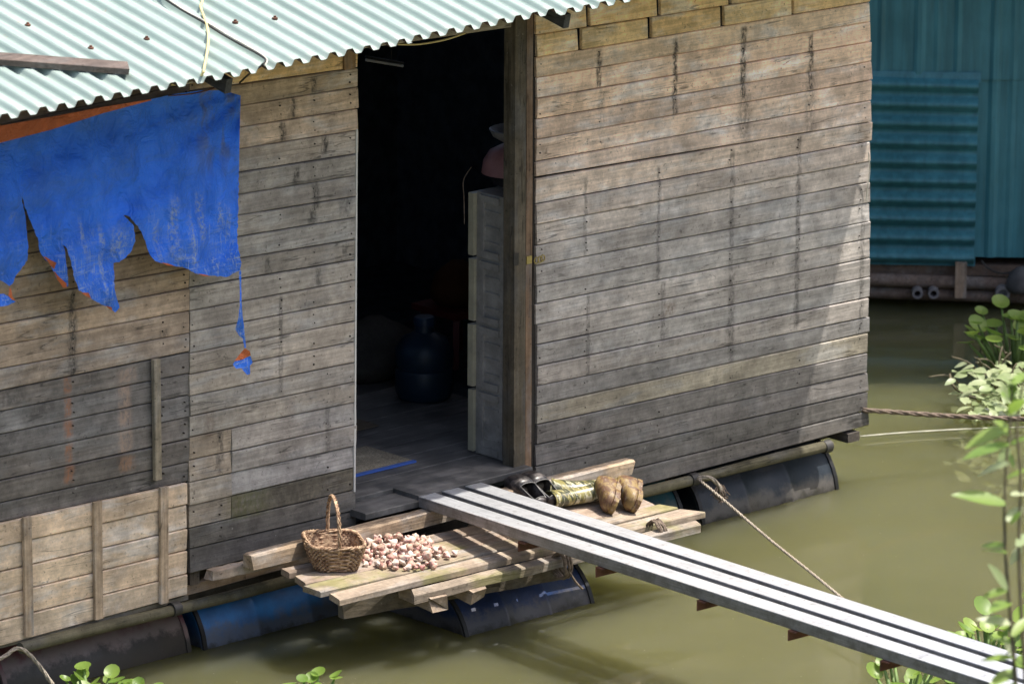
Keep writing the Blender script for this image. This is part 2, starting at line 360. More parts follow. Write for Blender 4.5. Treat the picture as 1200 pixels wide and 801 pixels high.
M['cable_dark'] = plain('black_cable', (.03, .028, .025), .5)
M['string_pale'] = plain('pale_string', (.6, .58, .5), .8)
def teal_mat():
    t = NT('teal_painted_sheet'); p = t.pos(); n = t.noise(t.vm('MULTIPLY', p, (16, 16, 1.2)), 1.6, 5, .6); b = t.noise(p, 3.0, 5, .6)
    c = t.mul(t.mix(t.ramp(b, .3, .7), (.048, .20, .25, 1), (.068, .25, .315, 1)), t.ramp(n, .3, .7, .8, 1.2))
    c = t.mix(t.ramp(t.noise(p, 22.0, 4), .70, .78, 0, .5), c, (.07, .17, .2, 1))
    t.bump(t.m('ADD', t.m('MULTIPLY', n, .4), b), .35, .02); return t.fin(c, .45, 0.0, .5)
M['teal'] = teal_mat()
M['hill'] = plain('wooded_hillside', (.028, .036, .018), .95, var=.5, scale=.6, bump=.5, spec=.05)
M['earth'] = plain('bank_earth', (.10, .095, .045), .95, var=.5, scale=3, bump=.5, spec=.1)
def garlic_mat():
    t = NT('garlic_skin'); o = t.obj(); p = t.pos(); b = t.info("Color")
    x, y, z = t.sep(o); ang = t.m('ARCTAN2', y, x)
    rib = t.m('SINE', t.m('MULTIPLY', ang, 9.0)); n = t.noise(p, 90.0, 4, .65); n2 = t.noise(p, 40.0, 3)
    c = t.mul(b, t.m('ADD', t.ramp(n, .3, .7, .78, 1.1), t.m('MULTIPLY', rib, .06)))
    c = t.mix(t.ramp(n2, .47, .62, 0, .7), c, (.42, .18, .16, 1)); c = t.mix(t.ramp(n, .63, .7, 0, .6), c, (.28, .17, .09, 1))
    t.bump(n, .3, .004); return t.fin(c, .6, 0.0, .3)
M['garlic'] = garlic_mat()
def camo_mat():
    t = NT('striped_camouflage_rubber'); p = t.pos(); b = t.info("Color"); x, y, z = t.sep(p)
    q = t.vm('MULTIPLY', p, (34, 9, 9)); n = t.noise(q, 1.0, 4, .6, .8); m2 = t.noise(t.vm('ADD', q, (7, 3, 1)), 1.6, 3, .6, .6)
    c = t.mix(t.ramp(n, .47, .53), (.045, .05, .028, 1), (.25, .22, .08, 1)); c = t.mix(t.ramp(m2, .54, .6), c, (.50, .47, .32, 1))
    c = t.mix(t.ramp(t.noise(p, 60.0, 4), .56, .66, 0, .6), c, (.10, .09, .05, 1))
    return t.fin(c, .33, 0.0, .5)
M['camo'] = camo_mat()
def mud_mat():
    t = NT('muddy_boot_foot'); p = t.pos(); n = t.noise(t.vm('MULTIPLY', p, (30, 30, 9)), 1.0, 4, .6, .8); d = t.noise(p, 40.0, 5, .7)
    c = t.mix(t.ramp(n, .45, .6), (.13, .07, .04, 1), (.25, .17, .065, 1)); c = t.mix(t.ramp(d, .52, .7), c, (.31, .25, .20, 1))
    t.bump(d, .3, .006); return t.fin(c, .5, 0.0, .4)
M['mud'] = mud_mat()
def rubber_mat():
    t = NT('dusty_black_rubber'); p = t.pos(); n = t.noise(p, 28.0, 5, .7); nz = t.sep(t.n.new("ShaderNodeNewGeometry").outputs["Normal"])[2]
    c = t.mix(t.ramp(n, .42, .68), (.018, .016, .017, 1), (.13, .115, .11, 1)); return t.fin(c, .38, 0.0, .5)
M['rubber'] = rubber_mat()
def wicker_mat():
    t = NT('woven_rattan'); p = t.pos(); n = t.noise(p, 50.0, 5, .7); b = t.noise(p, 10.0, 3)
    c = t.mix(t.ramp(n, .35, .68), (.16, .085, .05, 1), (.56, .40, .26, 1)); c = t.mul(c, t.ramp(b, .3, .7, .8, 1.2))
    t.bump(n, .4, .004); return t.fin(c, .65, 0.0, .3)
M['wicker'] = wicker_mat()
def mat_mat():
    t = NT('woven_floor_mat'); p = t.pos(); n = t.noise(t.vm('MULTIPLY', p, (160, 160, 1)), 1.0, 3); b = t.noise(p, 9.0, 4)
    c = t.mul(t.mix(t.ramp(n, .4, .6), (.24, .21, .16, 1), (.40, .36, .28, 1)), t.ramp(b, .3, .7, .75, 1.2)); return t.fin(c, .9, 0, .2)
M['mat'] = mat_mat()
def floor_mat():
    t = NT('worn_dark_floor_board'); p = t.pos(); g = t.noise(t.vm('MULTIPLY', p, (3, 40, 1)), 1.0, 5, .6); b = t.noise(p, 6.0, 6, .7)
    c = t.mix(t.ramp(b, .38, .66), (.075, .075, .074, 1), (.17, .165, .16, 1)); c = t.mul(c, t.ramp(g, .3, .7, .75, 1.2))
    t.bump(g, .3, .006); return t.fin(c, t.ramp(b, .35, .65, .45, .75), 0, .35)
M['floor'] = floor_mat()

# ------------------------------------------------------------------ the setting: water, bank, river bed side
V, Fc = [], []
GX = [-1500, -400, -120, -60, 60, 120, 400, 1500]; GY = [-9, 2, 20, 60, 150, 400, 1500]
for y in GY:
    for x in GX: V.append((x, y, 0))
nx = len(GX)
for j in range(len(GY)-1):
    for i in range(nx-1): Fc.append((j*nx+i, j*nx+i+1, (j+1)*nx+i+1, (j+1)*nx+i))
tag(mk('water', V, Fc, M['water'], loc=(0, 0, 0)), kind='structure')
# the near bank, below and behind the frame, that carries the gangway and the camera
def bank_z(x, y):
    d = -4.6 - y
    return -.5 + .62*max(d, -1) if d < 1.5 else .43 + .36*(d-1.5)
V, Fc = [], []; NX, NY = 40, 26
for j in range(NY):
    y = -3.8 - j*0.62
    for i in range(NX):
        x = -40 + i*2.0; V.append((x, y, bank_z(x, y) + (rnd.uniform(-.06, .06) if j else 0)))
for j in range(NY-1):
    for i in range(NX-1): Fc.append((j*NX+i, j*NX+i+1, (j+1)*NX+i+1, (j+1)*NX+i))
tag(mk('river_bank', V, Fc, M['earth'], smooth='all'), kind='structure')

V, Fc = [], []; NX, NY = 46, 8
for j in range(NY):
    for i in range(NX):
        a = math.radians(-70+i*220/(NX-1)-0); rr = 70+j*16
        h = 0 if j == 0 else (9+5*j)*(1+.18*math.sin(i*.9+j)+.1*math.sin(i*2.3))
        V.append((math.cos(a)*rr, math.sin(a)*rr, h-.5))
for j in range(NY-1):
    for i in range(NX-1): Fc.append((j*NX+i, j*NX+i+1, (j+1)*NX+i+1, (j+1)*NX+i))
tag(mk('hill', V, Fc, M['hill'], smooth='all'), kind='structure')

# ------------------------------------------------------------------ the floating house
house = empty('floating_house', (0.3, 1.5, 0.2), 'weathered plank floating house with mint corrugated roof and dark open doorway', 'house')
TK = 0.018; ROOF0 = 2.63
def wall_plank(parent, mat, tl, tr, br, bl, color, name='plank', y=0.0, t=TK, gap=0.0016, seg=3, jit=.0016):
    """One board from four photo corners lying on the house-front plane."""
    P = [onY(*q, y) for q in (tl, tr, br, bl)]
    if max(p[2] for p in P) > ROOF0: return None
    yj = rnd.uniform(-.003, .003); tilt = rnd.uniform(-.003, .004)
    st = []
    for i in range(seg+1):
        f = i/seg; a = P[0]*(1-f)+P[1]*f; b = P[3]*(1-f)+P[2]*f
        zt = a[2]-gap-rnd.uniform(0, jit); zb = b[2]+gap+rnd.uniform(0, jit)
        yf = y+yj; ch = .003
        st.append([(a[0], yf+tilt+ch, zt), (a[0], yf+tilt, zt-ch), (b[0], yf-tilt, zb+ch), (b[0], yf-tilt+ch, zb), (b[0], yf+t, zb), (a[0], yf+t, zt)])
    V = [v for s in st for v in s]; n = 6
    Fs = [[i*n+k, i*n+(k+1)%n, (i+1)*n+(k+1)%n, (i+1)*n+k] for i in range(seg) for k in range(n)]
    Fs += [list(range(n)), list(range(seg*n, seg*n+n))]
    return mk(name, V, Fs, mat, parent, color)
def lerp(a, b, f): return a+(b-a)*f
def studs(name, xs, z0, z1, y0=.02, w=.05, color=(.08, .07, .06)):
    m = MB()
    for x in xs: m.box((x-w/2, y0+.004, z0), (x+w/2, y0+.05, z1))
    return m.build(name, M['wood_z'], house, color)
NAILS = {}
def nail_row(key, pts):
    m = NAILS.setdefault(key, MB())
    for (px, py, r) in pts:
        c = onY(px, py, -.0045)
        ring = [(c[0]+r*math.cos(k*math.pi/3), c[1], c[2]+r*math.sin(k*math.pi/3)) for k in range(6)]
        top = [(c[0]+.6*r*math.cos(k*math.pi/3), c[1]-.0015, c[2]+.6*r*math.sin(k*math.pi/3)) for k in range(6)]
        base = [(v[0], .004, v[2]) for v in ring]
        m.add(base+ring+top, [[k, (k+1) % 6, 6+(k+1) % 6, 6+k] for k in range(6)]+[[6+k, 6+(k+1) % 6, 12+(k+1) % 6, 12+k] for k in range(6)]+[[12, 13, 14, 15, 16, 17]])

def jitc(c, s=.12):
    s *= 1.7; f = 1+rnd.uniform(-s, s); w = rnd.uniform(-.03, .03)
    return (c[0]*f*(1+w), c[1]*f, c[2]*f*(1-w))
def tone(stops, f):
    for (f0, c0), (f1, c1) in zip(stops, stops[1:]):
        if f <= f1:
            k = (f-f0)/(f1-f0); return tuple(lerp(a, b, k) for a, b in zip(c0, c1))
    return stops[-1][1]

# right-hand wall: seams (y at x=630, y at x=1020)
wallR = studs('right_wall_frame', [.99, 1.45, 1.9, 2.34, 2.78, 3.04], .32, 2.55)
SR = [(-95, -165), (-68, -138), (-42, -112), (-14, -74), (14, -47), (41, -20), (67, 2.5), (91, 25.5), (115.5, 49), (140, 72.5), (163, 94), (189.5, 118), (207, 143), (239, 166), (263, 189), (287.5, 213),
      (311, 237.5), (335, 259), (356, 279.5), (380.5, 302), (404, 324), (429, 348), (452, 371), (475, 389), (497.5, 412.5), (521, 436), (546, 458), (577, 480.5), (601, 497.5)]
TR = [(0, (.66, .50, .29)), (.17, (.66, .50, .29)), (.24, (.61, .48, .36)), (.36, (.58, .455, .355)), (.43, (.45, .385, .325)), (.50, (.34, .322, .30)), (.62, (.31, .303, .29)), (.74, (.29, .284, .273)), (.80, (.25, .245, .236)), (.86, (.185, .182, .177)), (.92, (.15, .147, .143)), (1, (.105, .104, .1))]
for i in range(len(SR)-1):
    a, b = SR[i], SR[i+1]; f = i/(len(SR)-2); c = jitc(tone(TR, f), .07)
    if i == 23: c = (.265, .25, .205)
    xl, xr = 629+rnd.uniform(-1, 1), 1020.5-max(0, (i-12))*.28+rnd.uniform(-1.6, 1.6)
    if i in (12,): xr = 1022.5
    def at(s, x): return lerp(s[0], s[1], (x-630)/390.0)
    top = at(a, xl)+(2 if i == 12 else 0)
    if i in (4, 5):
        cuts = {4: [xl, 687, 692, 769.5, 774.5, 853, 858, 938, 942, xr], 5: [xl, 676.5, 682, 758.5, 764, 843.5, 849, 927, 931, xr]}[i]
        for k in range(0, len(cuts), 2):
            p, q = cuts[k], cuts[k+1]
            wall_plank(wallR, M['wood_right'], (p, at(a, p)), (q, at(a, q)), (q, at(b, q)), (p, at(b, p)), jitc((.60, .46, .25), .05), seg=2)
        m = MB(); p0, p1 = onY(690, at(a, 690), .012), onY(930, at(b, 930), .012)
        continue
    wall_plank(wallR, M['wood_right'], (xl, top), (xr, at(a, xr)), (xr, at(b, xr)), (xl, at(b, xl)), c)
    if i >= 6:
        pts = []
        for x in ((634, 687, 772, 857, 936, 1009) if i >= 12 else (634, 703, 791, 871, 950, 1014)):
            for k in (.3, .7):
                if rnd.random() < .42: pts.append((x+rnd.uniform(-1.5, 1.5), lerp(at(a, x), at(b, x), k+rnd.uniform(-.08, .08)), rnd.uniform(.0018, .0032)))
        nail_row('R', pts)
# wall left of the doorway: seams given by two points each
wallM = studs('middle_wall_frame', [-.86, -.45, -.04], .30, 2.55)
SM = [((222, 10), (417, -24)), ((222, 36), (417, 2)), ((222, 62), (417, 28)), ((222, 86), (417, 54)), ((280, 99), (417, 80)), ((282, 124), (420, 102)), ((282, 149), (420, 127)), ((282, 174), (417, 152.5)), ((282, 202), (417, 180.5)), ((280, 228), (416, 206)), ((292, 250), (416, 230)),
      ((280, 277.5), (416, 255)), ((282, 302.5), (416, 280.5)), ((280, 327.5), (416, 304.5)), ((222, 364.5), (416, 328)), ((222, 389), (416, 352)), ((222, 414), (416, 376)), ((222, 439), (416, 400)),
      ((222, 464), (416, 424.5)), ((222, 487.5), (416, 447)), ((222, 512), (416, 471)), ((222, 539.5), (416, 497)), ((222, 565), (416, 522.5)), ((222, 592.5), (416, 547.5)), ((222, 619), (416, 574)), ((222, 643), (416, 598)), ((222, 672), (416, 622))]
def at2(s, x): return lerp(s[0][1], s[1][1], (x-s[0][0])/(s[1][0]-s[0][0]))
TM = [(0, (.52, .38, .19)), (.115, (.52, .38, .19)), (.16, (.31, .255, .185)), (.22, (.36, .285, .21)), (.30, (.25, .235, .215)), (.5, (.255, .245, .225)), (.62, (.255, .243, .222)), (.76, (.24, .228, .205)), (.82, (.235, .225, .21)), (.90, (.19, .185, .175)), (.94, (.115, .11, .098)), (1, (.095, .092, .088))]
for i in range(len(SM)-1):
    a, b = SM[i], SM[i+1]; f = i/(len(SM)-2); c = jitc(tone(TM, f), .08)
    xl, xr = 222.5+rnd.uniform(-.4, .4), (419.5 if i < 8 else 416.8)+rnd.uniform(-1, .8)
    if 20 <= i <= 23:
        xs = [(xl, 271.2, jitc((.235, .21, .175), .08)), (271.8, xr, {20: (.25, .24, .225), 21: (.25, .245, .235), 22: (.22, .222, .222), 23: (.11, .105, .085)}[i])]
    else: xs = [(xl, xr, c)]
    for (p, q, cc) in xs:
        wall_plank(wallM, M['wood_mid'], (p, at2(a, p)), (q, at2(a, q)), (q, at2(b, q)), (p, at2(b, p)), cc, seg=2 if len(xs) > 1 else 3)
    pts = []
    for x in (227, 259 if i > 18 else 329, 384 if i > 17 else 368, 411):
        for k in (.3, .7):
            if rnd.random() < .4: pts.append((x+rnd.uniform(-1.5, 1.5), lerp(at2(a, x), at2(b, x), k), rnd.uniform(.002, .004)))
    nail_row('M', pts)
# left wall, upper grey boards
wallL = studs('left_wall_frame', [-2.4, -1.55, -1.22, -.95], .80, 2.55)
SA = [(120, 70), (147, 98), (174, 126), (200, 155), (226, 183), (252, 208), (277, 234), (303, 261), (328, 288), (353, 314), (380, 337.5), (405, 364), (432, 390), (457.5, 412), (482, 437), (509, 462.5), (535, 488), (562.5, 514), (589, 541), (612, 564)]
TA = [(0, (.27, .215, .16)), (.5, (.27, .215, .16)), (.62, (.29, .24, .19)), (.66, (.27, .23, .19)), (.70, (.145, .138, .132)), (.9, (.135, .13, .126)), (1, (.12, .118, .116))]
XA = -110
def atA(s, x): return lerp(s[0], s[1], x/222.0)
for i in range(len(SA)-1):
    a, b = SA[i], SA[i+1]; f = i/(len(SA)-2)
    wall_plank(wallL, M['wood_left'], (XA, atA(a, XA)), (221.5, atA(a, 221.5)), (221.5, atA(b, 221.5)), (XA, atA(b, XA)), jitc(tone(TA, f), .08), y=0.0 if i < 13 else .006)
    pts = []
    for x in (86, 191, 217):
        for k in (.3, .7):
            if rnd.random() < .5: pts.append((x+rnd.uniform(-1.5, 1.5), lerp(atA(a, x), atA(b, x), k), rnd.uniform(.002, .004)))
    nail_row('L', pts)
# left wall, lower pale repair panel
wallB = studs('repair_panel_frame', [-1.95, -1.2, -.96], .36, .79, y0=.014)
SB = [(612.5, 565), (640, 591), (669.5, 619), (697.5, 644.5), (727, 672), (757, 697)]
for i in range(5):
    a, b = SB[i], SB[i+1]
    def atB(s, x): return lerp(s[0], s[1], x/219.0)
    wall_plank(wallB, M['wood_new'], (XA, atB(a, XA)), (219, atB(a, 219)), (219, atB(b, 219)), (XA, atB(b, XA)), jitc((.42, .35, .265), .04), y=-.006)
    nail_row('B', [(x, lerp(atB(a, x), atB(b, x), k), .0022) for x in (120, 216) for k in (.3, .7) if rnd.random() < .6])
for (x0, x1, y0, y1, bx) in ((29, 38, 606, 745, 3), (112, 120.5, 588, 725.5, 1.5), (190, 198.5, 571, 707, 0)):
    a, b = onY((x0+x1)/2, y0, -.03), onY((x0+x1)/2+bx, y1, -.03); m = MB()
    m.beam((a[0], -.0165, a[2]), (b[0], -.0165, b[2]), .016, .042, up=(1, 0, 0), ch=.002)
    m.build('batten', M['wood_z'], wallB, (.28, .225, .165))
a, b = onY(184, 421, -.02), onY(186, 562, -.02); m = MB(); m.beam((a[0], -.012, a[2]), (b[0], -.012, b[2]), .020, .035, up=(1, 0, 0), ch=.002)
m.build('batten', M['wood_z'], wallL, (.20, .18, .14))
m = MB(); a, b = onY(-110, 784, .012), onY(219, 699, .012)
m.beam((a[0], .018, a[2]), (b[0], .018, b[2]), .03, .018); m.build('bottom_rail', M['wood_x'], wallB, (.12, .11, .08))
for k, par in (('R', wallR), ('M', wallM), ('L', wallL), ('B', wallB)):
    tag(NAILS[k].build('nail_heads', M['nail'], par), kind='stuff')

# door post, lintel, jamb strip, latch
m = MB(); a, b = onY(602, 8, -.03), onY(600, 553, -.03)
def zpost(name, x0, x1, ytop, ybot, yf, depth, col):
    t0, t1 = onY(x0, ytop, yf), onY(x1, ytop, yf); b0, b1 = onY(x0-2.5, ybot, yf), onY(x1-2.5, ybot, yf)
    m = MB(); V = []
    for k in range(6):
        f = k/5; L, R_ = t0*(1-f)+b0*f, t1*(1-f)+b1*f; j = rnd.uniform(-.0015, .0015) if 0 < k < 5 else 0
        V += [(L[0]+j, yf, L[2]), (R_[0]+j, yf, R_[2]), (R_[0]+j, yf+depth, R_[2]), (L[0]+j, yf+depth, L[2])]
    Fc = [[i*4+k, i*4+(k+1) % 4, i*4+4+(k+1) % 4, i*4+4+k] for i in range(5) for k in range(4)]+[[0, 1, 2, 3], [20, 21, 22, 23]]
    return mk(name, V, Fc, M['wood_z'], house, col)
post = zpost('door_post', 604.5, 617.5, -14, 553, -.035, .07, (.075, .067, .05))
zpost('door_stop', 617.9, 625, -14, 552, -.028, .045, (.14, .098, .066))
zpost('door_gap_strip', 625.3, 629, -14, 551, .012, .02, (.03, .028, .025))
m = MB(); c = onY(605, 304, -.038); m.box((c[0]-.014, -.0385, c[2]-.026), (c[0]+.014, -.0345, c[2]+.026)); m.build('strike_plate', M['iron'], post)
c = onY(619.5, 304.5, -.031); m = MB(); m.box((c[0]-.012, -.0325, c[2]-.017), (c[0]+.018, -.0275, c[2]+.017)); m.build('hasp', M['brass'], post)
m = MB(); c = onY(633, 304, -.03)
for k in range(3):
    t = [(c[0]-.022+k*.018+.013*math.cos(u*math.pi/4), -.030-.004*(k % 2), c[2]+.014*math.sin(u*math.pi/4)+.002*k) for u in range(9)]
    m.tube(t, .003, 5, cap=False)
m.build('latch_chain', M['brass'], post, smooth=True)
m = MB(); a, b = onY(418, 52, -.01), onY(603, 25.5, -.01)
m.beam((a[0], .012, a[2]), (b[0], .012, b[2]), .04, .045, ch=.003); m.build('lintel', M['wood_x'], house, (.26, .245, .2))
m = MB(); a, b = onY(418.6, 150, -.004), onY(415.8, 576, -.004); m.beam((a[0], .006, a[2]), (b[0], .006, b[2]), .02, .0075, up=(1, 0, 0)); m.build('jamb_strip', M['white_plastic'], house)
m = MB(); a, b = onY(404, 60, -.015), onY(417, 80, -.015); m.box((a[0], -.014, b[2]), (b[0], -.004, a[2])); m.build('corner_block', M['wood_z'], house, (.17, .11, .055))

# roof: corrugated sheets on a mono-pitch, eave towards the water
OV, ZE, SL = .655, 2.606, math.radians(12.5)
PITCHC, AMP = .0915, .0118
def roof_z(y): return ZE + (y+OV)*math.tan(SL)
x0 = -2.75; per = 9; sheet_no = 0
RX1 = 3.43
while x0 < RX1-.01:
    x1 = min(x0+per*PITCHC, RX1); n = int(round((x1+.02-x0)/PITCHC*16)); V = []; rows = [-OV, -OV+.05, .3, 1.2, 2.2, 3.45]
    lift = .0012*(sheet_no % 2); ye = rnd.uniform(-.012, .008)
    top, botm = [], []
    for r_i, y in enumerate(rows):
        yy = y+(ye if r_i < 2 else 0)
        for i in range(n+1):
            x = x0-.02+(x1+.02-x0)*i/n; z = roof_z(yy)+lift-AMP+AMP*max(-1, min(1, 2.0*math.cos(2*math.pi*(x-.031)/PITCHC)))+.004*math.sin(x*1.3+y)+.0068*(x+2.2)
            top.append((x, yy, z)); botm.append((x, yy, z-.0016))
    w = n+1; Ft = []
    for r_i in range(len(rows)-1):
        for i in range(n): Ft.append((r_i*w+i, r_i*w+i+1, (r_i+1)*w+i+1, (r_i+1)*w+i))
    N = len(top); Fb = [tuple(N+k for k in f[::-1]) for f in Ft]
    rim = [(i, i+1, N+i+1, N+i) for i in range(n)]
    o = mk('roof_sheet', top+botm, Ft+Fb+rim, M['roof'], house, smooth='all')
    o.data.materials.append(M['roof_under'])
    mi = [0]*len(Ft)+[1]*len(Fb)+[1]*len(rim)
    o.data.polygons.foreach_set("material_index", mi)
    x0 = x1; sheet_no += 1
RP, RN = (-2.2, -OV, ZE), (-.0068, -math.sin(SL), math.cos(SL))
def onRoof(px, py, h=0.0): return onP(px, py, np.array(RP)+np.array(RN)*h, RN)
for (px, py) in ((98, 58), (170, 46), (277, 26), (321, 22), (30, 30)):
    c = onRoof(px, py, .0); c[0] = .031+round((c[0]-.031)/PITCHC)*PITCHC; m = MB(); m.lathe([(0, .012), (.006, .011), (.006, .005), (.012, .004), (.012, -.004)], (0, 0, 0), 'Z', 8)
    o = mk('roof_screw', [Vector(v)+Vector(c) for v in m.V], m.F, M['rust'], house)
# rafters carrying the roof, two of them end beyond the wall in view
for (px, py) in ((268, 101), (664.5, 25)):
    e = onY(px, py, -.53); zz = min(-.070, e[2]-roof_z(-.53))
    m = MB(); m.beam((e[0], -.53, roof_z(-.53)+zz), (e[0], 3.3, roof_z(3.3)-.072), .032, .062, ch=.002)
    m.build('rafter', M['wood_y'], house, (.055, .06, .066))
for (yy) in (.25, 1.3, 2.4):
    m = MB(); m.beam((-2.7, yy, roof_z(yy)-.075), (3.1, yy, roof_z(yy)-.075), .05, .05); m.build('purlin', M['wood_x'], house, (.08, .07, .06))
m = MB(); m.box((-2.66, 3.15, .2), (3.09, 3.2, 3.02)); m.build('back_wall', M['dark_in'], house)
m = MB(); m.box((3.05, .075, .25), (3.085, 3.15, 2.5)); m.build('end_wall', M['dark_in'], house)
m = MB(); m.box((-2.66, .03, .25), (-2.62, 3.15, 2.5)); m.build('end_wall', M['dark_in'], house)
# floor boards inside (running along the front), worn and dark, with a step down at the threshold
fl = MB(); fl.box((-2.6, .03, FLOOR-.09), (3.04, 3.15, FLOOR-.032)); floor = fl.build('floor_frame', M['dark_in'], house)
yy = -.10; k = 0
while yy < 3.0:
    w = [.17, .155, .19, .16, .2][k % 5]
    xa = -.12 if k > 0 else .02; xb = 1.0
    if k == 0:
        m = MB(); m.beam((-.03, yy+w/2, FLOOR-.032), (.27, yy+w/2, FLOOR-.032), w-.008, .03, ch=.003); m.build('floor_board', M['floor'], floor)
        m = MB(); m.beam((.276, yy+w/2+.012, FLOOR-.015), (.935, yy+w/2+.012, FLOOR-.013), w-.008, .03, ch=.003); m.build('floor_board', M['floor'], floor)
    else:
        m = MB(); m.beam((-.4, yy+w/2, FLOOR-.015+rnd.uniform(-.002, .002)), (1.5, yy+w/2, FLOOR-.015), w-.005, .03, ch=.003); m.build('floor_board', M['floor'], floor)
    yy += w; k += 1
# long pole under the wall foot
m = MB(); a, b = onY(24, 759, -.02), onY(973, 521, -.02); pts = [a+(b-a)*f for f in np.linspace(-.0, 1, 14)]
m.tube([(p[0], -.02, p[2]+.003*math.sin(i*1.7)) for i, p in enumerate(pts)], [.024+.0015*math.sin(i*2.1) for i in range(14)], 12)
pole = m.build('support_pole', M['wood_x'], house, (.075, .072, .048), smooth=True)
for px, py in ((812, 561.5), (205, 713), (968, 523)):
    c = onY(px, py, -.02); m = MB(); m.lathe([(.02, -.02), (.03, -.02), (.03, .02), (.02, .02)], (c[0], -.02, c[2]), 'X', 14); m.build('pole_band', M['iron'], pole, smooth=True)
m = MB(); c = onY(1000, 511, -.0); m.box((c[0]-.045, -.01, c[2]-.022), (c[0]+.03, .3, c[2]+.02)); m.build('sill_beam', M['wood_y'], house, (.06, .055, .05))
m = MB(); a, b = onY(219, 689, .02), onY(420, 634, .02); m.beam((a[0], .05, a[2]-.012), (b[0], .05, b[2]-.012), .05, .04); m.build('sill_beam', M['wood_x'], house, (.13, .10, .065))
m = MB(); m.box((-2.6, .12, .20), (3.0, .2, .33)); m.build('floor_bearer', M['wood_x'], house, (.05, .045, .04))
m = MB(); m.box((-2.6, 1.7, .20), (3.0, 1.78, .33)); m.build('floor_bearer', M['wood_x'], house, (.05, .045, .04))

# ------------------------------------------------------------------ floats: plastic and steel drums under the house and deck
DR, DZ = .285, -.035
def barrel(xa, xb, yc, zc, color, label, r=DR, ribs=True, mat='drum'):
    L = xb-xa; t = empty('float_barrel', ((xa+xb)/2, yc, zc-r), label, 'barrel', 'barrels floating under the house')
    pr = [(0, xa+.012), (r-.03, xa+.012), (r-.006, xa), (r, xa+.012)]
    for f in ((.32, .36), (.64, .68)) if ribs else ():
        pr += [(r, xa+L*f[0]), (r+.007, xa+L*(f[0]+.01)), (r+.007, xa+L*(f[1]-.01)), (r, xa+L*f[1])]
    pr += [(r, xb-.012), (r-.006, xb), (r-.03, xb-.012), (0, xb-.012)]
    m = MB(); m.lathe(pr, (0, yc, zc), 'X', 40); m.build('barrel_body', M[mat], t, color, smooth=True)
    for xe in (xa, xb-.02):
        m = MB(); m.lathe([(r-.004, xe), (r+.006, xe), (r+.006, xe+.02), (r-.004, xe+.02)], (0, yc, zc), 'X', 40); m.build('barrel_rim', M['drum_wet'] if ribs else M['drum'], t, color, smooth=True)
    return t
YB = .31
X2 = onZ(232, 762)[0]
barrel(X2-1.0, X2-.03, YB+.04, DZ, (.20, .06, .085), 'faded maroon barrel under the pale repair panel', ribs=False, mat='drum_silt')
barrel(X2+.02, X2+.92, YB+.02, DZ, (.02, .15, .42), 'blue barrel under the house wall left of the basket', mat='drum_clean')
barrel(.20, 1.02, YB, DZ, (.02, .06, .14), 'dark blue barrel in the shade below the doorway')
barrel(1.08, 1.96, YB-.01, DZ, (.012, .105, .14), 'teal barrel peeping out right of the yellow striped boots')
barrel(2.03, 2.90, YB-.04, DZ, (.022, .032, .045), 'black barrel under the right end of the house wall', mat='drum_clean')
barrel(.13, .87, -.28, -.08, (.012, .035, .12), 'dark blue barrel floating under the front edge of the deck', r=.27, mat='drum_clean')

# ------------------------------------------------------------------ landing deck
DT = .10
DP, DN = (0, -.2, .372), (0, -math.sin(DT), math.cos(DT))
def onD(px, py, h=0.0): return onP(px, py, np.array(DP)+np.array(DN)*h, DN)
def deck_z(y): return .372+(y+.2)*math.tan(DT)
deck = empty('landing_deck', (.4, -.45, .2), 'rough sunlit plank landing deck in front of the doorway', 'deck')
def deck_plank(px4, color, t=.028, n=8, h=0.0, mat='wood_deck', name='plank'):
    """px4: left-back, left-front, right-front, right-back, on the deck surface; ragged ends and edges."""
    A, B, Cc, D_ = [onD(*q, h) for q in px4]; st = []
    for i in range(n+1):
        f = i/n; a = A*(1-f)+D_*f; b = B*(1-f)+Cc*f; w = (b-a); w = w/np.linalg.norm(w)
        j0, j1 = rnd.uniform(0, .006), rnd.uniform(0, .007); zz = rnd.uniform(-.003, .002)
        a = a+w*(.002+j0); b = b-w*(.002+j1); e = np.array([0, 0, -1.0])
        if i in (0, n): a = a+np.array([rnd.uniform(-.012, .012), 0, 0]); b = b+np.array([rnd.uniform(-.012, .012), 0, 0])
        a, b = a-e*zz, b-e*zz; ch = .004
        st.append([a+e*ch, a+w*ch, b-w*ch, b+e*ch, b+e*t*rnd.uniform(.85, 1), a+e*t*rnd.uniform(.85, 1)])
    V = [v for s in st for v in s]; k6 = 6
    Fs = [[i*k6+k, i*k6+(k+1) % k6, (i+1)*k6+(k+1) % k6, (i+1)*k6+k] for i in range(n) for k in range(k6)]+[list(range(k6)), list(range(n*k6, n*k6+k6))]
    return mk(name, V, Fs, M[mat], deck, color)
deck_plank([(327, 666), (341, 672), (742, 584), (730, 574)], (0.204, 0.166, 0.132))
deck_plank([(343, 674), (358, 684), (766, 592), (744, 581)], (0.216, 0.174, 0.140))
deck_plank([(355, 685), (375, 694.5), (797, 594.5), (772, 589.5)], (0.200, 0.170, 0.132))
deck_plank([(384, 694), (401, 702), (829, 599), (797, 595)], (0.212, 0.180, 0.144))
deck_plank([(479, 689), (486, 697), (823, 614.5), (812, 609)], (.19, .165, .135), t=.04, h=-.008)
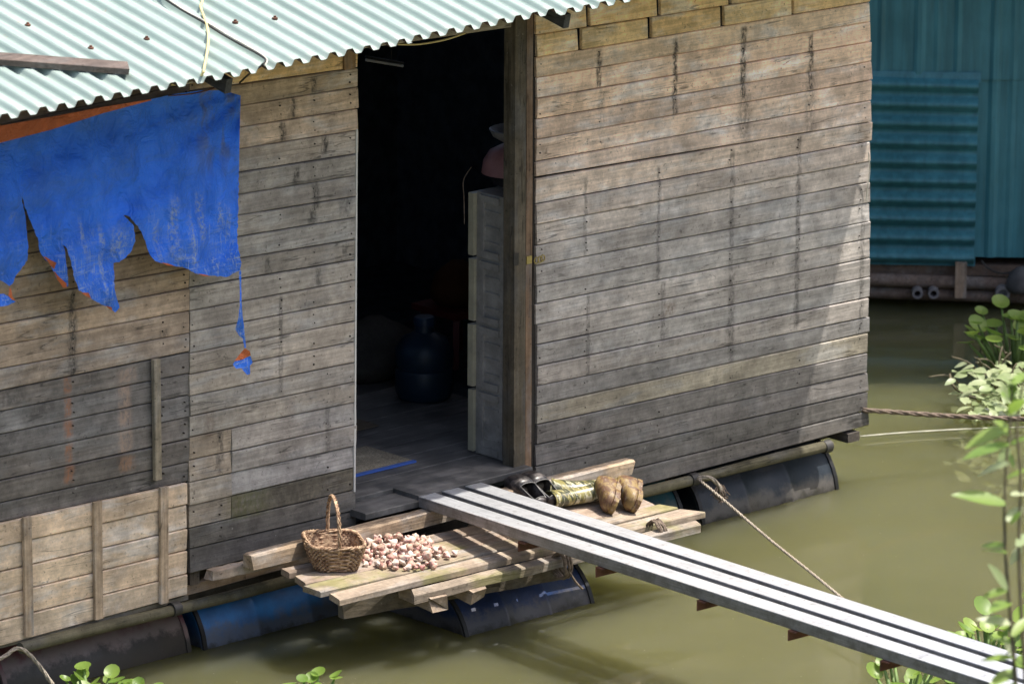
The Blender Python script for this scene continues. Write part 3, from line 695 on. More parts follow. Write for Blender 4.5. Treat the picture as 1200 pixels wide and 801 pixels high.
# the long beam that lies along the threshold, with a rough right end
m = MB(); bz = .41
a, b = onY(297, 661, -.18), onY(742, 551, -.18)
def rough_beam(name, p, q, w, h, col, n=9, rag=.004, mat='wood_x', endrag=.01):
    p, q = np.array(p, float), np.array(q, float); d = (q-p)/np.linalg.norm(q-p); sd = np.cross(d, [0, 0, 1]); sd /= np.linalg.norm(sd); u = np.cross(sd, d); V = []
    prof = [(-.5, -.5), (.5, -.5), (.5, .38), (.42, .5), (-.42, .5), (-.5, .38)]
    for i in range(n+1):
        f = i/n; c = p*(1-f)+q*f
        for (aa, bb) in prof:
            e = d*(rnd.uniform(-endrag, endrag) if i in (0, n) else 0)
            V.append(c+sd*(aa*w+rnd.uniform(-rag, rag))+u*(bb*h+rnd.uniform(-rag, rag))+e)
    k6 = 6
    Fs = [[i*k6+k, i*k6+(k+1) % k6, (i+1)*k6+(k+1) % k6, (i+1)*k6+k] for i in range(n) for k in range(k6)]+[list(range(k6)), list(range(n*k6, n*k6+k6))]
    return mk(name, V, Fs, M[mat], deck, col)
rough_beam('threshold_beam', (a[0], -.15, .41), (b[0], -.15, .412), .062, .062, (.27, .215, .155), n=12, rag=.0025)
a2, b2 = onY(247, 674, -.1), onY(330, 655, -.1)
rough_beam('short_timber', (a2[0], -.09, a2[2]), (b2[0], -.09, b2[2]), .05, .04, (.22, .185, .15), rag=.002)
# joists across, their broken ends showing past the front board
for (px, py, dy) in ((506, 704, .10), (551, 692, .06), (660, 660, .05)):
    e = onZ(px, py, deck_z(-.75)-.065); 
    rough_beam('joist', (e[0], e[1]-(.04 if px < 600 else -.06), e[2]), (e[0]-.02, -.12, deck_z(-.12)-.065),   .10, .065, (.20, .165, .13), n=7, rag=.010, mat='wood_y', endrag=.02)
a, b = onZ(398, 713, .235), onZ(640, 672, .235)
rough_beam('bearer', (a[0], a[1], .235), (b[0]+.1, b[1], .235), .04, .075, (.08, .07, .055), rag=.003)
a = onD(657, 652); 
m = MB()
for k in range(4):
    cc = np.array([a[0]+.012*k-.02, a[1]-.01, a[2]-.035]); t = [(cc[0]+rnd.uniform(-.01, .01)+.01*math.sin(u), cc[1]+.045*math.cos(u*math.pi/5), cc[2]+.055*math.sin(u*math.pi/5)) for u in range(11)]
    m.tube(t, .007, 6, cap=False)
m.tube(smooth_path([a+np.array([0, -.05, -.05]), a+np.array([.03, -.06, -.1]), a+np.array([.07, -.06, -.14])]), .005, 5)
m.build('lashing', M['rope_dark'], deck, smooth=True)
a = onD(770, 617); m = MB()
for k in range(4):
    cc = np.array([a[0]+.011*k-.02, a[1]-.0, a[2]-.02]); t = [(cc[0]+rnd.uniform(-.008, .008), cc[1]+.045*math.cos(u*math.pi/5), cc[2]+.05*math.sin(u*math.pi/5)) for u in range(11)]
    m.tube(t, .006, 6, cap=False)
m.build('lashing', M['rope_dark'], deck, smooth=True)

# ------------------------------------------------------------------ gangway of three aluminium tubes
gang = empty('gangway', (.2, -2.2, .44), 'gangway of three silver aluminium tubes leading from bank to deck', 'gangway')
GZ = .489
g0 = onZ(490.6, 582, GZ); g1 = onZ(1163, 801, GZ+.02)
gd = (g1-g0); gl = np.linalg.norm(gd); gd = gd/gl; gs = np.cross(gd, [0, 0, 1]); gs = gs/np.linalg.norm(gs)
if gs[0] < 0: gs = -gs
GLEN = gl+1.4
for k in range(3):
    m = MB(); c0 = g0+gs*(.045+.127*k)+np.array([0, 0, -.0225])+gd*[0, -.0, .0][k]
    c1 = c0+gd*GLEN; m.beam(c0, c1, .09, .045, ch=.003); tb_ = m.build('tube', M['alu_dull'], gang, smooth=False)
    nrm = np.cross(gs, gd); nrm = nrm if nrm[2] > 0 else -nrm
    m = MB(); o_ = nrm*.0235; m.beam(c0+o_+gd*.002, c1+o_-gd*.002, .088, .003); m.build('tread', M['alu'], tb_)  # added thin strip: bright sunlit top painted over the shade-coloured tube
for px in (703, 823, 930, 1037, 1143, 612):
    # crossbars: find the place along the tube where the bar shows
    d0 = None
    for s in np.linspace(0.1, GLEN-.1, 400):
        p = g0+gd*s; v = p-CAM; x = 600+F*np.dot(v, RT)/np.dot(v, FW)
        if x >= px: d0 = s; break
    if d0 is None: continue
    p = g0+gd*d0+np.array([0, 0, -.045]); m = MB()
    m.beam(p-gs*.012+np.array([0, 0, -.004]), p+gs*.356+np.array([0, 0, -.004]), .045, .006, ch=0)
    m.beam(p-gs*.012-gd*.02+np.array([0, 0, -.026]), p+gs*.356-gd*.02+np.array([0, 0, -.026]), .005, .038, ch=0)
    m.build('crossbar', M['rust'], gang)

# ------------------------------------------------------------------ tarpaulin
TY0 = -.075
def tarp_y(px, py):
    f = max(0.0, min(1.0, (py-110)/240.0))
    return TY0-.075*f**1.3 - .012*math.sin(px*.055+py*.012)*(.3+f) - .006*math.sin(px*.13-py*.03) - .004*math.sin(py*.09+px*.02) - .022*abs(math.sin((px-py*.9)*.042+.6*math.sin(py*.02)))*(.2+.8*f) - .010*math.sin((px*.6+py)*.11)*f - .012*math.sin(math.atan2(py-100, 300-px)*16+.4)*(1-f*.6)
def on_tarp(px, py, h=0.0):
    y = TY0-.05
    for _ in range(3): p = onY(px, py, tarp_y(px, py)-h); 
    return p
OUT = [(-60, 179), (0, 165), (60, 150), (120, 131), (178, 116), (200, 111), (235, 106), (262, 106), (282, 112), (281, 150), (280, 200), (279, 250), (278, 285), (280, 295), (283, 308), (281, 316),
       (265, 324.5), (248, 323), (232, 321), (217, 314), (200, 310), (182, 306), (175, 297), (171, 285), (162, 265), (152, 254), (144, 252), (150, 257), (157, 265), (159, 282), (152, 297), (140, 307), (133, 308), (134, 322), (134, 337), (140, 360), (135, 366),
       (125, 359), (107, 350), (92, 340), (87, 325), (82, 302), (77, 289), (73, 287), (76, 293), (77, 302), (79, 315), (80, 335), (75, 337), (67, 327), (60, 312), (51, 301), (47, 295), (45, 282), (37, 262), (32, 250), (20, 214),
       (25, 230), (30, 255), (33, 287), (32, 305), (25, 315), (19, 322), (15, 332), (11, 335), (7, 332), (0, 328), (-30, 330), (-60, 322)]
def dense(P, step=3.0, jit=.7):
    o = []
    for i, a in enumerate(P):
        b = P[(i+1) % len(P)]; n = max(1, int(math.hypot(b[0]-a[0], b[1]-a[1])/step))
        fray = a[1] > 200 or b[1] > 200
        for k in range(n):
            f = k/n; j = jit if fray and 0 < k else 0
            o.append((lerp(a[0], b[0], f)+rnd.uniform(-j, j), lerp(a[1], b[1], f)+rnd.uniform(-j, j)))
    return o
def sheet(name, outline, mat, parent, h=0.0, step=3.0, grid=6.0, jit=.7, thick=.0012):
    P = dense(outline, step, jit); xs = [p[0] for p in P]; ys = [p[1] for p in P]; pts = [Vector(p) for p in P]
    e = [(i, (i+1) % len(P)) for i in range(len(P))]
    y = min(ys)+grid/2
    while y < max(ys):
        x = min(xs)+grid/2
        while x < max(xs): pts.append(Vector((x+rnd.uniform(-1, 1), y+rnd.uniform(-1, 1)))); x += grid
        y += grid
    vs, _, fs, *_ = delaunay_2d_cdt(pts, e, [list(range(len(P)))], 1, 1e-4)
    V = [on_tarp(v[0], v[1], h) for v in vs]
    o = mk(name, V, [list(f) for f in fs], mat, parent, smooth='all'); return o
tarp = empty('tarpaulin', on_tarp(110, 330), 'torn blue tarpaulin with orange backing hanging below the eave', 'tarpaulin')
sheet('torn_sheet', OUT, M['tarp'], tarp)
sheet('folded_top', [(-60, 158), (0, 147.5), (60, 137), (120, 125.5), (176, 116.5), (178, 117.5), (120, 133), (60, 152), (0, 167.5), (-60, 182)], M['tarp_back'], tarp, h=.006, jit=0)
for P in ([(51, 300), (57, 303), (66, 308), (63.5, 315), (60, 312)], [(63, 317), (70, 325), (78, 332), (78, 337), (74, 337), (67, 327)], [(95, 342.5), (104, 343), (107, 350), (100, 346)], [(124, 358), (131, 360), (131.5, 364), (127, 361)],
          [(11, 337), (13, 338), (15, 348), (18.5, 352), (14, 351), (10, 347)], [(232, 320.5), (240, 321.5), (246, 324), (238, 323)], [(188, 307), (198, 309), (205, 312), (196, 311)]):
    sheet('curled_edge', P, M['tarp_back'], tarp, h=.004, jit=.2)
sheet('hanging_scrap', [(-20, 347), (4, 344), (10, 347), (14, 351), (18.5, 353), (10, 357.5), (2, 359), (-20, 360)], M['tarp'], tarp, h=.003, jit=.3)
sheet('hanging_scrap', [(280, 316), (282.5, 316), (282.8, 340), (283.5, 362), (286.3, 385), (288.5, 407), (286.5, 407.5), (284.5, 396), (281, 394), (275.5, 385.5), (279, 374), (281, 360), (281.2, 340)], M['tarp'], tarp, h=.003, jit=.2)
sheet('hanging_scrap', [(293.5, 417), (296, 425), (293, 428), (293, 438), (289.5, 439), (283, 431), (277, 432), (273, 427), (275, 423), (284, 420)], M['tarp'], tarp, h=.003, jit=.3)
sheet('curled_edge', [(274.5, 423), (280, 416), (287, 408), (292.5, 411), (294, 416), (284, 421)], M['tarp_back'], tarp, h=.006, jit=.2)

# ------------------------------------------------------------------ basket
bc = onD(391, 663); BZ = bc[2]
bas = empty('basket', bc, 'empty woven rattan basket with tall arched handle on the deck', 'basket')
brot = math.radians(-27)
def sup(t, a, b, e=.42):
    c, s = math.cos(t), math.sin(t); return a*math.copysign(abs(c)**e, c), b*math.copysign(abs(s)**e, s)
def bpt(t, z, a, b, off=0.0):
    x, y = sup(t, a+off, b+off); dy = x*math.sin(brot)+y*math.cos(brot)
    return (bc[0]+x*math.cos(brot)-y*math.sin(brot), bc[1]+dy, BZ+.004+z+dy*math.tan(DT))
BH = .105
def ba(z): f = z/BH; return .082+.034*f**.8, .072+.030*f**.8
m = MB(); NS = 24; rows = 12
for r_ in range(rows):
    z = .004+r_*BH/rows; a_, b_ = ba(z); t = []
    for k in range(NS*4+1):
        u = 2*math.pi*k/(NS*4); off = .0055*math.sin(k*math.pi/2+ (math.pi if r_ % 2 else 0)); t.append(bpt(u, z+rnd.uniform(-.0006, .0006), a_, b_, off))
    m.tube(t, .0046, 5, cap=False)
for k in range(NS):
    u = 2*math.pi*(k+.5)/NS; m.tube([bpt(u, z, *ba(z)) for z in (0, .03, .07, BH)], .0028, 4)
m.add([bpt(2*math.pi*k/32, .002, .081, .071) for k in range(32)], [list(range(32))])
ins = [bpt(2*math.pi*k/40, z, *ba(z), off=-.006) for z in (.003, .035, .07, .1) for k in range(40)]
m.add(ins, [[i*40+k, i*40+(k+1) % 40, (i+1)*40+(k+1) % 40, (i+1)*40+k] for i in range(3) for k in range(40)])
m.build('woven_body', M['wicker'], bas, smooth='all')
m = MB(); a_, b_ = ba(BH)
for ph in (0, math.pi*.66, math.pi*1.33):
    t = [bpt(2*math.pi*k/120, BH+.004+.005*math.sin(k*.9+ph), a_, b_, .005*math.cos(k*.9+ph)) for k in range(121)]; m.tube(t, .0042, 5, cap=False)
m.build('rim', M['wicker'], bas, smooth='all')
m = MB(); hb = [bpt(math.pi*.5, BH, 0, b_)[:3], bpt(-math.pi*.5, BH, 0, b_)[:3]]
for ph in (0, math.pi*.66, math.pi*1.33):
    t = []
    for k in range(60):
        f = k/59; u = math.pi*f; cx = lerp(hb[0][0], hb[1][0], .5-.5*math.cos(u)); cy = lerp(hb[0][1], hb[1][1], .5-.5*math.cos(u))
        z = lerp(hb[0][2], hb[1][2], .5-.5*math.cos(u))-.02+.205*math.sin(u)**.62
        t.append((cx+.0055*math.cos(k*.7+ph), cy+.004*math.sin(k*.7+ph), z+.004*math.sin(k*.7+ph)))
    m.tube(t, .0042, 6)
m.build('handle', M['wicker'], bas, smooth='all')

# ------------------------------------------------------------------ garlic bulbs and shallots spread to dry
def garlic_mesh(kind):
    n, rings = 14, 9; V = []; rad = .022 if kind != 2 else .013
    for i in range(rings):
        f = i/(rings-1)
        pr = [.25, .72, .95, 1.0, .92, .7, .38, .18, .12][i]; h = [0, .08, .25, .48, .75, 1.0, 1.25, 1.55, 1.9][i]
        for k in range(n):
            t = 2*math.pi*k/n; lob = 1+(.10*math.cos(t*(6 if kind == 0 else 5))*(1 if i < 6 else 0) if kind != 2 else 0)
            b = .25*max(0, f-.7) if kind == 1 else 0
            V.append((rad*pr*lob*math.cos(t)+b*rad*2, rad*pr*lob*math.sin(t), rad*h*(.92 if kind != 2 else 1.1)))
    Fs = [[i*n+k, i*n+(k+1) % n, (i+1)*n+(k+1) % n, (i+1)*n+k] for i in range(rings-1) for k in range(n)]+[list(range(n)), list(range((rings-1)*n, rings*n))]
    me = bpy.data.meshes.new('garlic_bulb'); me.from_pydata(V, [], Fs); me.update()
    me.polygons.foreach_set("use_smooth", [True]*len(me.polygons)); me.materials.append(M['garlic']); return me
GM = [garlic_mesh(k) for k in range(3)]
REG = [(424, 661), (420, 648), (427, 635), (445, 631), (470, 632), (492, 631), (508, 641), (522, 648), (526, 655), (512, 663), (495, 668), (472, 669), (450, 666), (432, 664)]
def inside(x, y, P):
    r = False; j = len(P)-1
    for i in range(len(P)):
        if (P[i][1] > y) != (P[j][1] > y) and x < (P[j][0]-P[i][0])*(y-P[i][1])/(P[j][1]-P[i][1])+P[i][0]: r = not r
        j = i
    return r
placed = []
def put_bulb(p, kind, lay):
    name = 'garlic_bulb' if kind < 2 else 'shallot'
    o = bpy.data.objects.new(name, GM[kind]); COL.objects.link(o)
    o.location = p; o.rotation_euler = (rnd.uniform(-1.5, 1.5), rnd.uniform(-1.5, 1.5), rnd.uniform(0, 6.28)); s = rnd.uniform(.5, 1.0); o.scale = (s, s, s)
    if kind < 2:
        o.color = (*[(.64, .51, .42), (.74, .62, .53), (.50, .36, .27)][rnd.randrange(3)], 1)
        tag(o, 'cream and pink garlic bulb in the heap drying beside the basket', 'garlic bulb', 'garlic bulbs drying on the deck')
    else:
        o.color = (*[(.60, .32, .28), (.70, .48, .40)][rnd.randrange(2)], 1)
        tag(o, 'small reddish clove among the garlic bulbs beside the basket', 'clove', 'loose cloves drying on the deck')
tries = 0
while len(placed) < 105 and tries < 9000:
    tries += 1; x, y = rnd.uniform(419, 527), rnd.uniform(630, 670)
    if not inside(x, y, REG): continue
    p = onD(x, y); kind = rnd.choice((0, 1, 0, 1, 2)) if x > 436 else rnd.choice((0, 2, 2, 2))
    md = .027 if kind < 2 else .018
    if all((p[0]-q[0])**2+(p[1]-q[1])**2 > (md*.5+q[3]*.5)**2 for q in placed):
        placed.append((p[0], p[1], p[2], md)); put_bulb((p[0], p[1], p[2]+(.009 if kind < 2 else .006)), kind, 0)
cx, cy = np.mean([q[0] for q in placed]), np.mean([q[1] for q in placed]); second = []
for _ in range(4000):
    if len(second) > 34: break
    q = rnd.choice(placed); x, y = q[0]+rnd.uniform(-.03, .03), q[1]+rnd.uniform(-.03, .03)
    if abs(x-cx) > .15 or abs(y-cy) > .13: continue
    if all((x-s[0])**2+(y-s[1])**2 > .03**2 for s in second):
        second.append((x, y)); put_bulb((x, y, deck_z(y)+.026), rnd.choice((0, 1, 2)), 1)
for px, py in ((509, 668), (463, 669), (531, 652)):
    p = onD(px, py); put_bulb((p[0], p[1], p[2]+.011), 0 if px != 463 else 2, 0)

# ------------------------------------------------------------------ footwear
def sweep_boot(name, path, radii, label, group, mat, mouth_tilt=(0, 0, 0), foot_from=None, foot_mat=None, rim_mat=None, flat=1.0):
    """Hollow rubber boot: ring sections swept from the mouth to the closed toe."""
    pts = smooth_path(path, 5); m_ = len(pts); n = 18
    R = []
    for i in range(m_):
        f = i/(m_-1)*(len(radii)-1); k = min(int(f), len(radii)-2); g = f-k
        R.append((lerp(radii[k][0], radii[k+1][0], g), lerp(radii[k][1], radii[k+1][1], g)))
    T = [(pts[min(i+1, m_-1)]-pts[max(i-1, 0)]).normalized() for i in range(m_)]
    for i in range(1, m_-1): pass
    a = T[0].cross(Vector((0, 0, 1))).normalized(); rings = []
    for i in range(m_):
        a = (a-T[i]*a.dot(T[i])).normalized(); b = T[i].cross(a); ring = []
        tilt = Vector(mouth_tilt)*max(0, 1-i/4)
        for k in range(n):
            t = 2*math.pi*k/n; u = math.cos(t); v = math.sin(t)
            ring.append(pts[i]+a*R[i][0]*u+b*R[i][1]*v+T[i]*(tilt.x*u+tilt.y*v))
        rings.append(ring)
    V = [v for r in rings for v in r]; Fs = [[i*n+k, i*n+(k+1) % n, (i+1)*n+(k+1) % n, (i+1)*n+k] for i in range(m_-1) for k in range(n)]
    tip = len(V); V.append(pts[-1]+T[-1]*min(R[-1])*.7); Fs += [[(m_-1)*n+k, (m_-1)*n+(k+1) % n, tip] for k in range(n)]
    # inner lining
    di = max(3, int(m_*.55)); s0 = len(V)
    for i in range(di):
        c = pts[i]
        for k in range(n): V.append(c+(rings[i][k]-c)*.90)
    Fs += [[k, s0+k, s0+(k+1) % n, (k+1) % n] for k in range(n)]
    Fs += [[s0+i*n+k, s0+(i+1)*n+k, s0+(i+1)*n+(k+1) % n, s0+i*n+(k+1) % n] for i in range(di-1) for k in range(n)]
    t = empty(name, pts[len(pts)//2]-Vector((0, 0, .04)), label, 'boot', group)
    if foot_from is None: foot_from = m_
    body = mk('boot_body', V, Fs, mat, t, smooth='all')
    if foot_mat:
        body.data.materials.append(foot_mat)
        for pl in body.data.polygons:
            i = min(pl.vertices)//n
            if i >= foot_from*(m_-1) and max(pl.vertices) <= tip: pl.material_index = 1
    mm = MB(); mm.tube(rings[0]+[rings[0][0]], .003, 5, cap=False); mm.build('rim', rim_mat or mat, t, smooth='all')
    return t, rings
rim_grey = plain('worn_rim', (.16, .155, .15), .6, bump=0)
def P3(px, py, h): return onD(px, py, h)
def low_shoe(heel, d, label):
    """Low rubber shoe: closed toe, open top from the instep back to the heel, toe propped up."""
    H0 = Vector([float(c) for c in heel]); d = Vector(d); L = d.length; d.normalize(); sd = d.cross(Vector((0, 0, 1))).normalized(); up = sd.cross(d)
    S = [(0, .016, .038, .015), (.05, .035, .062, .005), (.15, .047, .080, 0), (.3, .052, .090, 0), (.42, .050, .094, 0), (.55, .046, .088, 0), (.7, .043, .080, 0), (.85, .041, .073, 0), (.95, .035, .068, 0), (1, .014, .055, .008)]
    n = 28; V = []
    for (f, w, h, b) in S:
        for k in range(n):
            t = 2*math.pi*k/n; u, v = math.cos(t), math.sin(t)
            uu = math.copysign(abs(u)**.75, u); vv = math.copysign(abs(v)**.75, v)
            V.append(H0+d*L*(1-f)+sd*w*uu+up*(b+(h-b)*(.5+.5*vv)))
    Fs = [[i*n+k, i*n+(k+1) % n, (i+1)*n+(k+1) % n, (i+1)*n+k] for i in range(len(S)-1) for k in range(n) if not (5 <= i <= 7 and 3 <= k <= 10)]
    Fs += [list(range(n)), list(range((len(S)-1)*n, len(S)*n))]
    t = empty('black_shoe', H0, label, 'shoe', 'pair of black shoes by the doorway')
    o = mk('shoe_upper', V, Fs, M['rubber'], t, smooth='all')
    md = o.modifiers.new('t', 'SOLIDIFY'); md.thickness = .004; md.offset = -1
    ring = [V[5*n+k] for k in range(3, 12)]+[V[i*n+11] for i in range(6, 9)]+[V[8*n+k] for k in range(10, 2, -1)]+[V[i*n+3] for i in range(7, 4, -1)]
    m = MB(); m.tube(ring, .0026, 6, cap=False); m.build('collar', rim_grey, t, smooth='all')
    m = MB(); B = [H0+d*L*(1-f)+sd*w*q*1.06-up*.004 for (f, w, h, b) in S[1:-1] for q in (-1, 1)]; Tt = [v+up*.014 for v in B]; k = len(B)//2
    m.add(B+Tt, [[2*i, 2*i+1, 2*i+3, 2*i+2] for i in range(k-1)]+[[2*k+2*i, 2*k+2*i+2, 2*k+2*i+3, 2*k+2*i+1] for i in range(k-1)]+[[2*i, 2*i+2, 2*k+2*i+2, 2*k+2*i] for i in range(k-1)]+[[2*i+1, 2*k+2*i+1, 2*k+2*i+3, 2*i+3] for i in range(k-1)]+[[0, 2*k, 2*k+1, 1], [2*k-2, 2*k-1, 4*k-1, 4*k-2]])
    m.build('sole', M['drum_wet'], t)
low_shoe(onD(633, 600, .004), (.03, .235, .055), 'dusty black rubber shoe nearest the gangway, its toe against the beam')
low_shoe(onD(650, 597, .004), (.03, .24, .06), 'dusty black rubber shoe closest to the striped boots, toe propped up')
def boot_foot(t, heel, toe, upv):
    H0 = Vector([float(c) for c in heel]); d = Vector([float(c) for c in toe])-H0; L = d.length; d.normalize(); up = Vector(upv); sd = d.cross(up).normalized(); up = sd.cross(d)
    S = [(0, .020, .060), (.06, .034, .092), (.22, .040, .098), (.4, .042, .090), (.58, .046, .068), (.76, .048, .056), (.9, .040, .046), (.97, .026, .034), (1, .010, .018)]
    n = 22; V = []
    for (f, w, h) in S:
        for k in range(n):
            a = 2*math.pi*k/n; u, v = math.cos(a), math.sin(a); vv = v if v > 0 else v*.22
            V.append(H0+d*L*f+sd*w*math.copysign(abs(u)**.8, u)+up*(.014+max(0, vv)*(h-.014)+min(0, vv)*.03))
    m = MB(); m.add(V, [[i*n+k, i*n+(k+1) % n, (i+1)*n+(k+1) % n, (i+1)*n+k] for i in range(len(S)-1) for k in range(n)]+[list(range(n)), list(range((len(S)-1)*n, len(S)*n))])
    m.build('foot', M['mud'], t, smooth='all')
    m = MB(); P = []
    for lev in (-.012, .010):
        for side in (1, -1):
            for (f, w, h) in (S if side == 1 else S[::-1]):
                waist = .82 if .3 < f < .5 else 1.04; P.append(H0+d*L*(f*1.03-.015)+sd*w*waist*side+up*lev)
    k = len(P)//2; m.add(P, [list(range(k))[::-1], list(range(k, 2*k))]+[[a, (a+1) % k, k+(a+1) % k, k+a] for a in range(k)]); m.build('sole', M['mud'], t)
bt, _ = sweep_boot('striped_boot', [P3(645, 585, .045), P3(668, 581.5, .045), P3(690, 578, .05), P3(706, 573.5, .062), P3(712, 572, .066)], [(.052, .036), (.046, .036), (.040, .037), (.040, .042), (.034, .036)],
           'muddy yellow camouflage rubber boot lying nearest the gangway', 'pair of yellow striped boots lying on the deck', M['camo'], foot_from=.9, foot_mat=M['mud'])
boot_foot(bt, P3(723, 567, .088), P3(717, 597.5, .026), (-1, .12, .05))
bt, _ = sweep_boot('striped_boot', [P3(646, 571, .055), P3(674, 573, .055), P3(708, 571, .055), P3(728, 570, .066), P3(735, 570, .068)], [(.060, .038), (.050, .036), (.040, .036), (.038, .040), (.032, .034)],
           'muddy yellow camouflage rubber boot lying closest to the wall', 'pair of yellow striped boots lying on the deck', M['camo'], foot_from=.9, foot_mat=M['mud'])
boot_foot(bt, P3(746, 566, .088), P3(744, 596, .026), (-1, .02, .05))

# ------------------------------------------------------------------ things inside the doorway
q0, q1 = onZ(553, 529, FLOOR), onZ(600, 545, FLOOR); CX = (q0[0]+q1[0])/2; CY1 = q0[1]; CY0 = .085
ctop = onX(556, 224, CX)[2]
cab = empty('cabinet', (CX+.25, (CY0+CY1)/2, FLOOR), 'tall grey white plastic drawer cabinet just inside the doorway', 'cabinet')
m = MB(); m.box((CX+.012, CY0, FLOOR), (CX+.42, CY1-.02, ctop)); m.build('cabinet_body', M['grey_plastic'], cab)
H = ctop-FLOOR
for k in range(4):
    za, zb = FLOOR+H*(k+.03)/4.0, FLOOR+H*(k+.97)/4.0
    m = MB(); m.box((CX, CY0+.02, za), (CX+.012, CY1-.05, za+.03)); m.box((CX, CY0+.02, zb-.03), (CX+.012, CY1-.05, zb)); m.box((CX, CY1-.075, za+.03), (CX+.012, CY1-.05, zb-.03))
    for j in range(1, 4): m.box((CX+.007, CY0+.02, lerp(za, zb, j/4)-.004), (CX+.012, CY1-.075, lerp(za, zb, j/4)+.004))
    m.build('side_frame', M['grey_plastic'], cab)
    m = MB(); m.box((CX-.008 if k % 2 else CX-.004, CY1-.02, za), (CX+.42, CY1+.012, zb)); m.build('drawer_front', M['objcol'], cab, (.36, .345, .26))
m = MB(); m.lathe([(0, 0), (.12, 0), (.13, .044), (0, .044)], (CX+.26, .25, ctop), 'Z', 24)
tag(m.build('folded_cloth', M['objcol_matte'], None, (.03, .027, .03), smooth=True), 'dark folded cloth under the pink helmet on the cabinet', 'cloth')
m = MB(); m.lathe([(0, .125), (.05, .12), (.10, .095), (.128, .05), (.135, 0), (.127, 0), (.118, .05), (.09, .088), (0, .113)], (CX+.235, .27, ctop+.046), 'Z', 28)
tag(m.build('pink_helmet', M['objcol'], None, (.34, .16, .16), smooth=True), 'dull pink domed helmet on top of the drawer cabinet', 'helmet')
m = MB(); m.lathe([(0, 0), (.06, .004), (.105, .03), (.12, .06), (.112, .063), (.09, .03), (0, .012)], (CX+.25, .26, ctop+.175), 'Z', 28)
tag(m.build('grey_bowl', M['objcol'], None, (.24, .24, .26), smooth=True), 'pale grey bowl stacked above the pink helmet', 'bowl')
m = MB(); z0 = ctop+.12
m.tube(smooth_path([(CX+.03, .31, z0-.03), (CX-.014, .31, z0-.08), (CX-.015, .305, z0-.16), (CX-.012, .305, z0-.27)]), .002, 5)
tag(m.build('chin_strap', M['rope_dark'], None), 'thin pale strap dangling down the side of the cabinet', 'strap')
# mat
mc = [onZ(*q, FLOOR+.006) for q in ((386, 516), (425, 523.5), (484, 539), (404, 558.5), (350, 571))]
mc = [onZ(*q, FLOOR+.006) for q in ((428, 523), (484, 539.5))]; mx1 = mc[1][0]; my0 = mc[1][1]; my1 = mc[0][1]
fm = empty('floor_mat', (mx1-.3, (my0+my1)/2, FLOOR+.003), 'brown woven floor mat with blue edge inside the doorway', 'mat')
m = MB(); m.box((mx1-.62, my0, FLOOR+.003), (mx1, my1, FLOOR+.009)); m.build('mat_field', M['mat'], fm)
m = MB(); m.box((mx1-.62, my0-.022, FLOOR+.003), (mx1, my0-.001, FLOOR+.011)); m.build('mat_edging', M['objcol'], fm, (.06, .14, .50))
# pale lino sheet over the inner floor
l0 = onZ(420, 490, FLOOR)
m = MB(); m.box((-1.2, my1+.22, FLOOR+.003), (CX-.02, 2.9, FLOOR+.007)); m.build('lino_sheet', M['objcol_matte'], floor, (.14, .115, .085))
# water jar, sack, box, stool, hanging cloth, lamp
j = onZ(497, 466, FLOOR); jar = empty('water_jar', (j[0], j[1], FLOOR), 'large blue plastic water jar in the dim room', 'jar')
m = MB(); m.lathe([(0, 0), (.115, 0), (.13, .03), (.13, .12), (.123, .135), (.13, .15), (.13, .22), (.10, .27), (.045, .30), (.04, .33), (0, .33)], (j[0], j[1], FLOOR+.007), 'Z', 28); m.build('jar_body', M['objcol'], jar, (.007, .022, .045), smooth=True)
m = MB(); m.lathe([(0, .37), (.044, .368), (.048, .36), (.048, .33), (.0, .33)], (j[0], j[1], FLOOR+.007), 'Z', 18); m.build('jar_lid', M['objcol'], jar, (.008, .026, .06), smooth=True)
def sack(c, w, d, h, col, name, label, cat):
    V = []; n, r_ = 20, 8
    for i in range(r_):
        f = i/(r_-1); rr = [.8, 1, 1.04, 1, .92, .8, .55, .2][i]
        for k in range(n):
            t = 2*math.pi*k/n; jj = 1+rnd.uniform(-.05, .05); x, y = sup(t, w*rr*jj, d*rr*jj, .7); V.append((c[0]+x, c[1]+y, c[2]+h*f*(1+rnd.uniform(-.03, .03))))
    Fs = [[i*n+k, i*n+(k+1) % n, (i+1)*n+(k+1) % n, (i+1)*n+k] for i in range(r_-1) for k in range(n)]+[list(range(n)), list(range((r_-1)*n, r_*n))]
    tag(mk(name, V, Fs, M['objcol_matte'], None, col, smooth='all'), label, cat)
s_ = onZ(437, 438, FLOOR+.007); sack(s_, .24, .16, .26, (.05, .047, .044), 'grain_sack', 'slumped grey sack at the left in the dim room', 'sack')
b_ = onZ(540, 420, FLOOR+.007); 
stl = empty('plastic_stool', (b_[0]-.02, b_[1], FLOOR), 'low red plastic stool behind the blue jar', 'stool')
m = MB(); m.box((b_[0]-.17, b_[1]-.15, FLOOR+.24), (b_[0]+.13, b_[1]+.15, FLOOR+.27)); m.build('seat', M['objcol'], stl, (.10, .012, .012))
for sx in (-.15, .11):
    for sy in (-.13, .13): m = MB(); m.beam((b_[0]+sx, b_[1]+sy, FLOOR+.007), (b_[0]+sx*.85, b_[1]+sy*.85, FLOOR+.24), .03, .03); m.build('leg', M['objcol'], stl, (.10, .012, .012))
sack((b_[0]-.02, b_[1], FLOOR+.272), .12, .10, .2, (.05, .018, .006), 'orange_bundle', 'orange cloth bundle on the red stool inside', 'bundle')
V = []; Fs = []; nc, nr = 30, 8
for i in range(nc):
    for k in range(nr):
        f = k/(nr-1); x = .35+.75*i/(nc-1); V.append((x, 1.75+.04*math.sin(i*1.1)*(.4+f), 2.55-1.25*f+.15*math.sin(i*.12)*f))
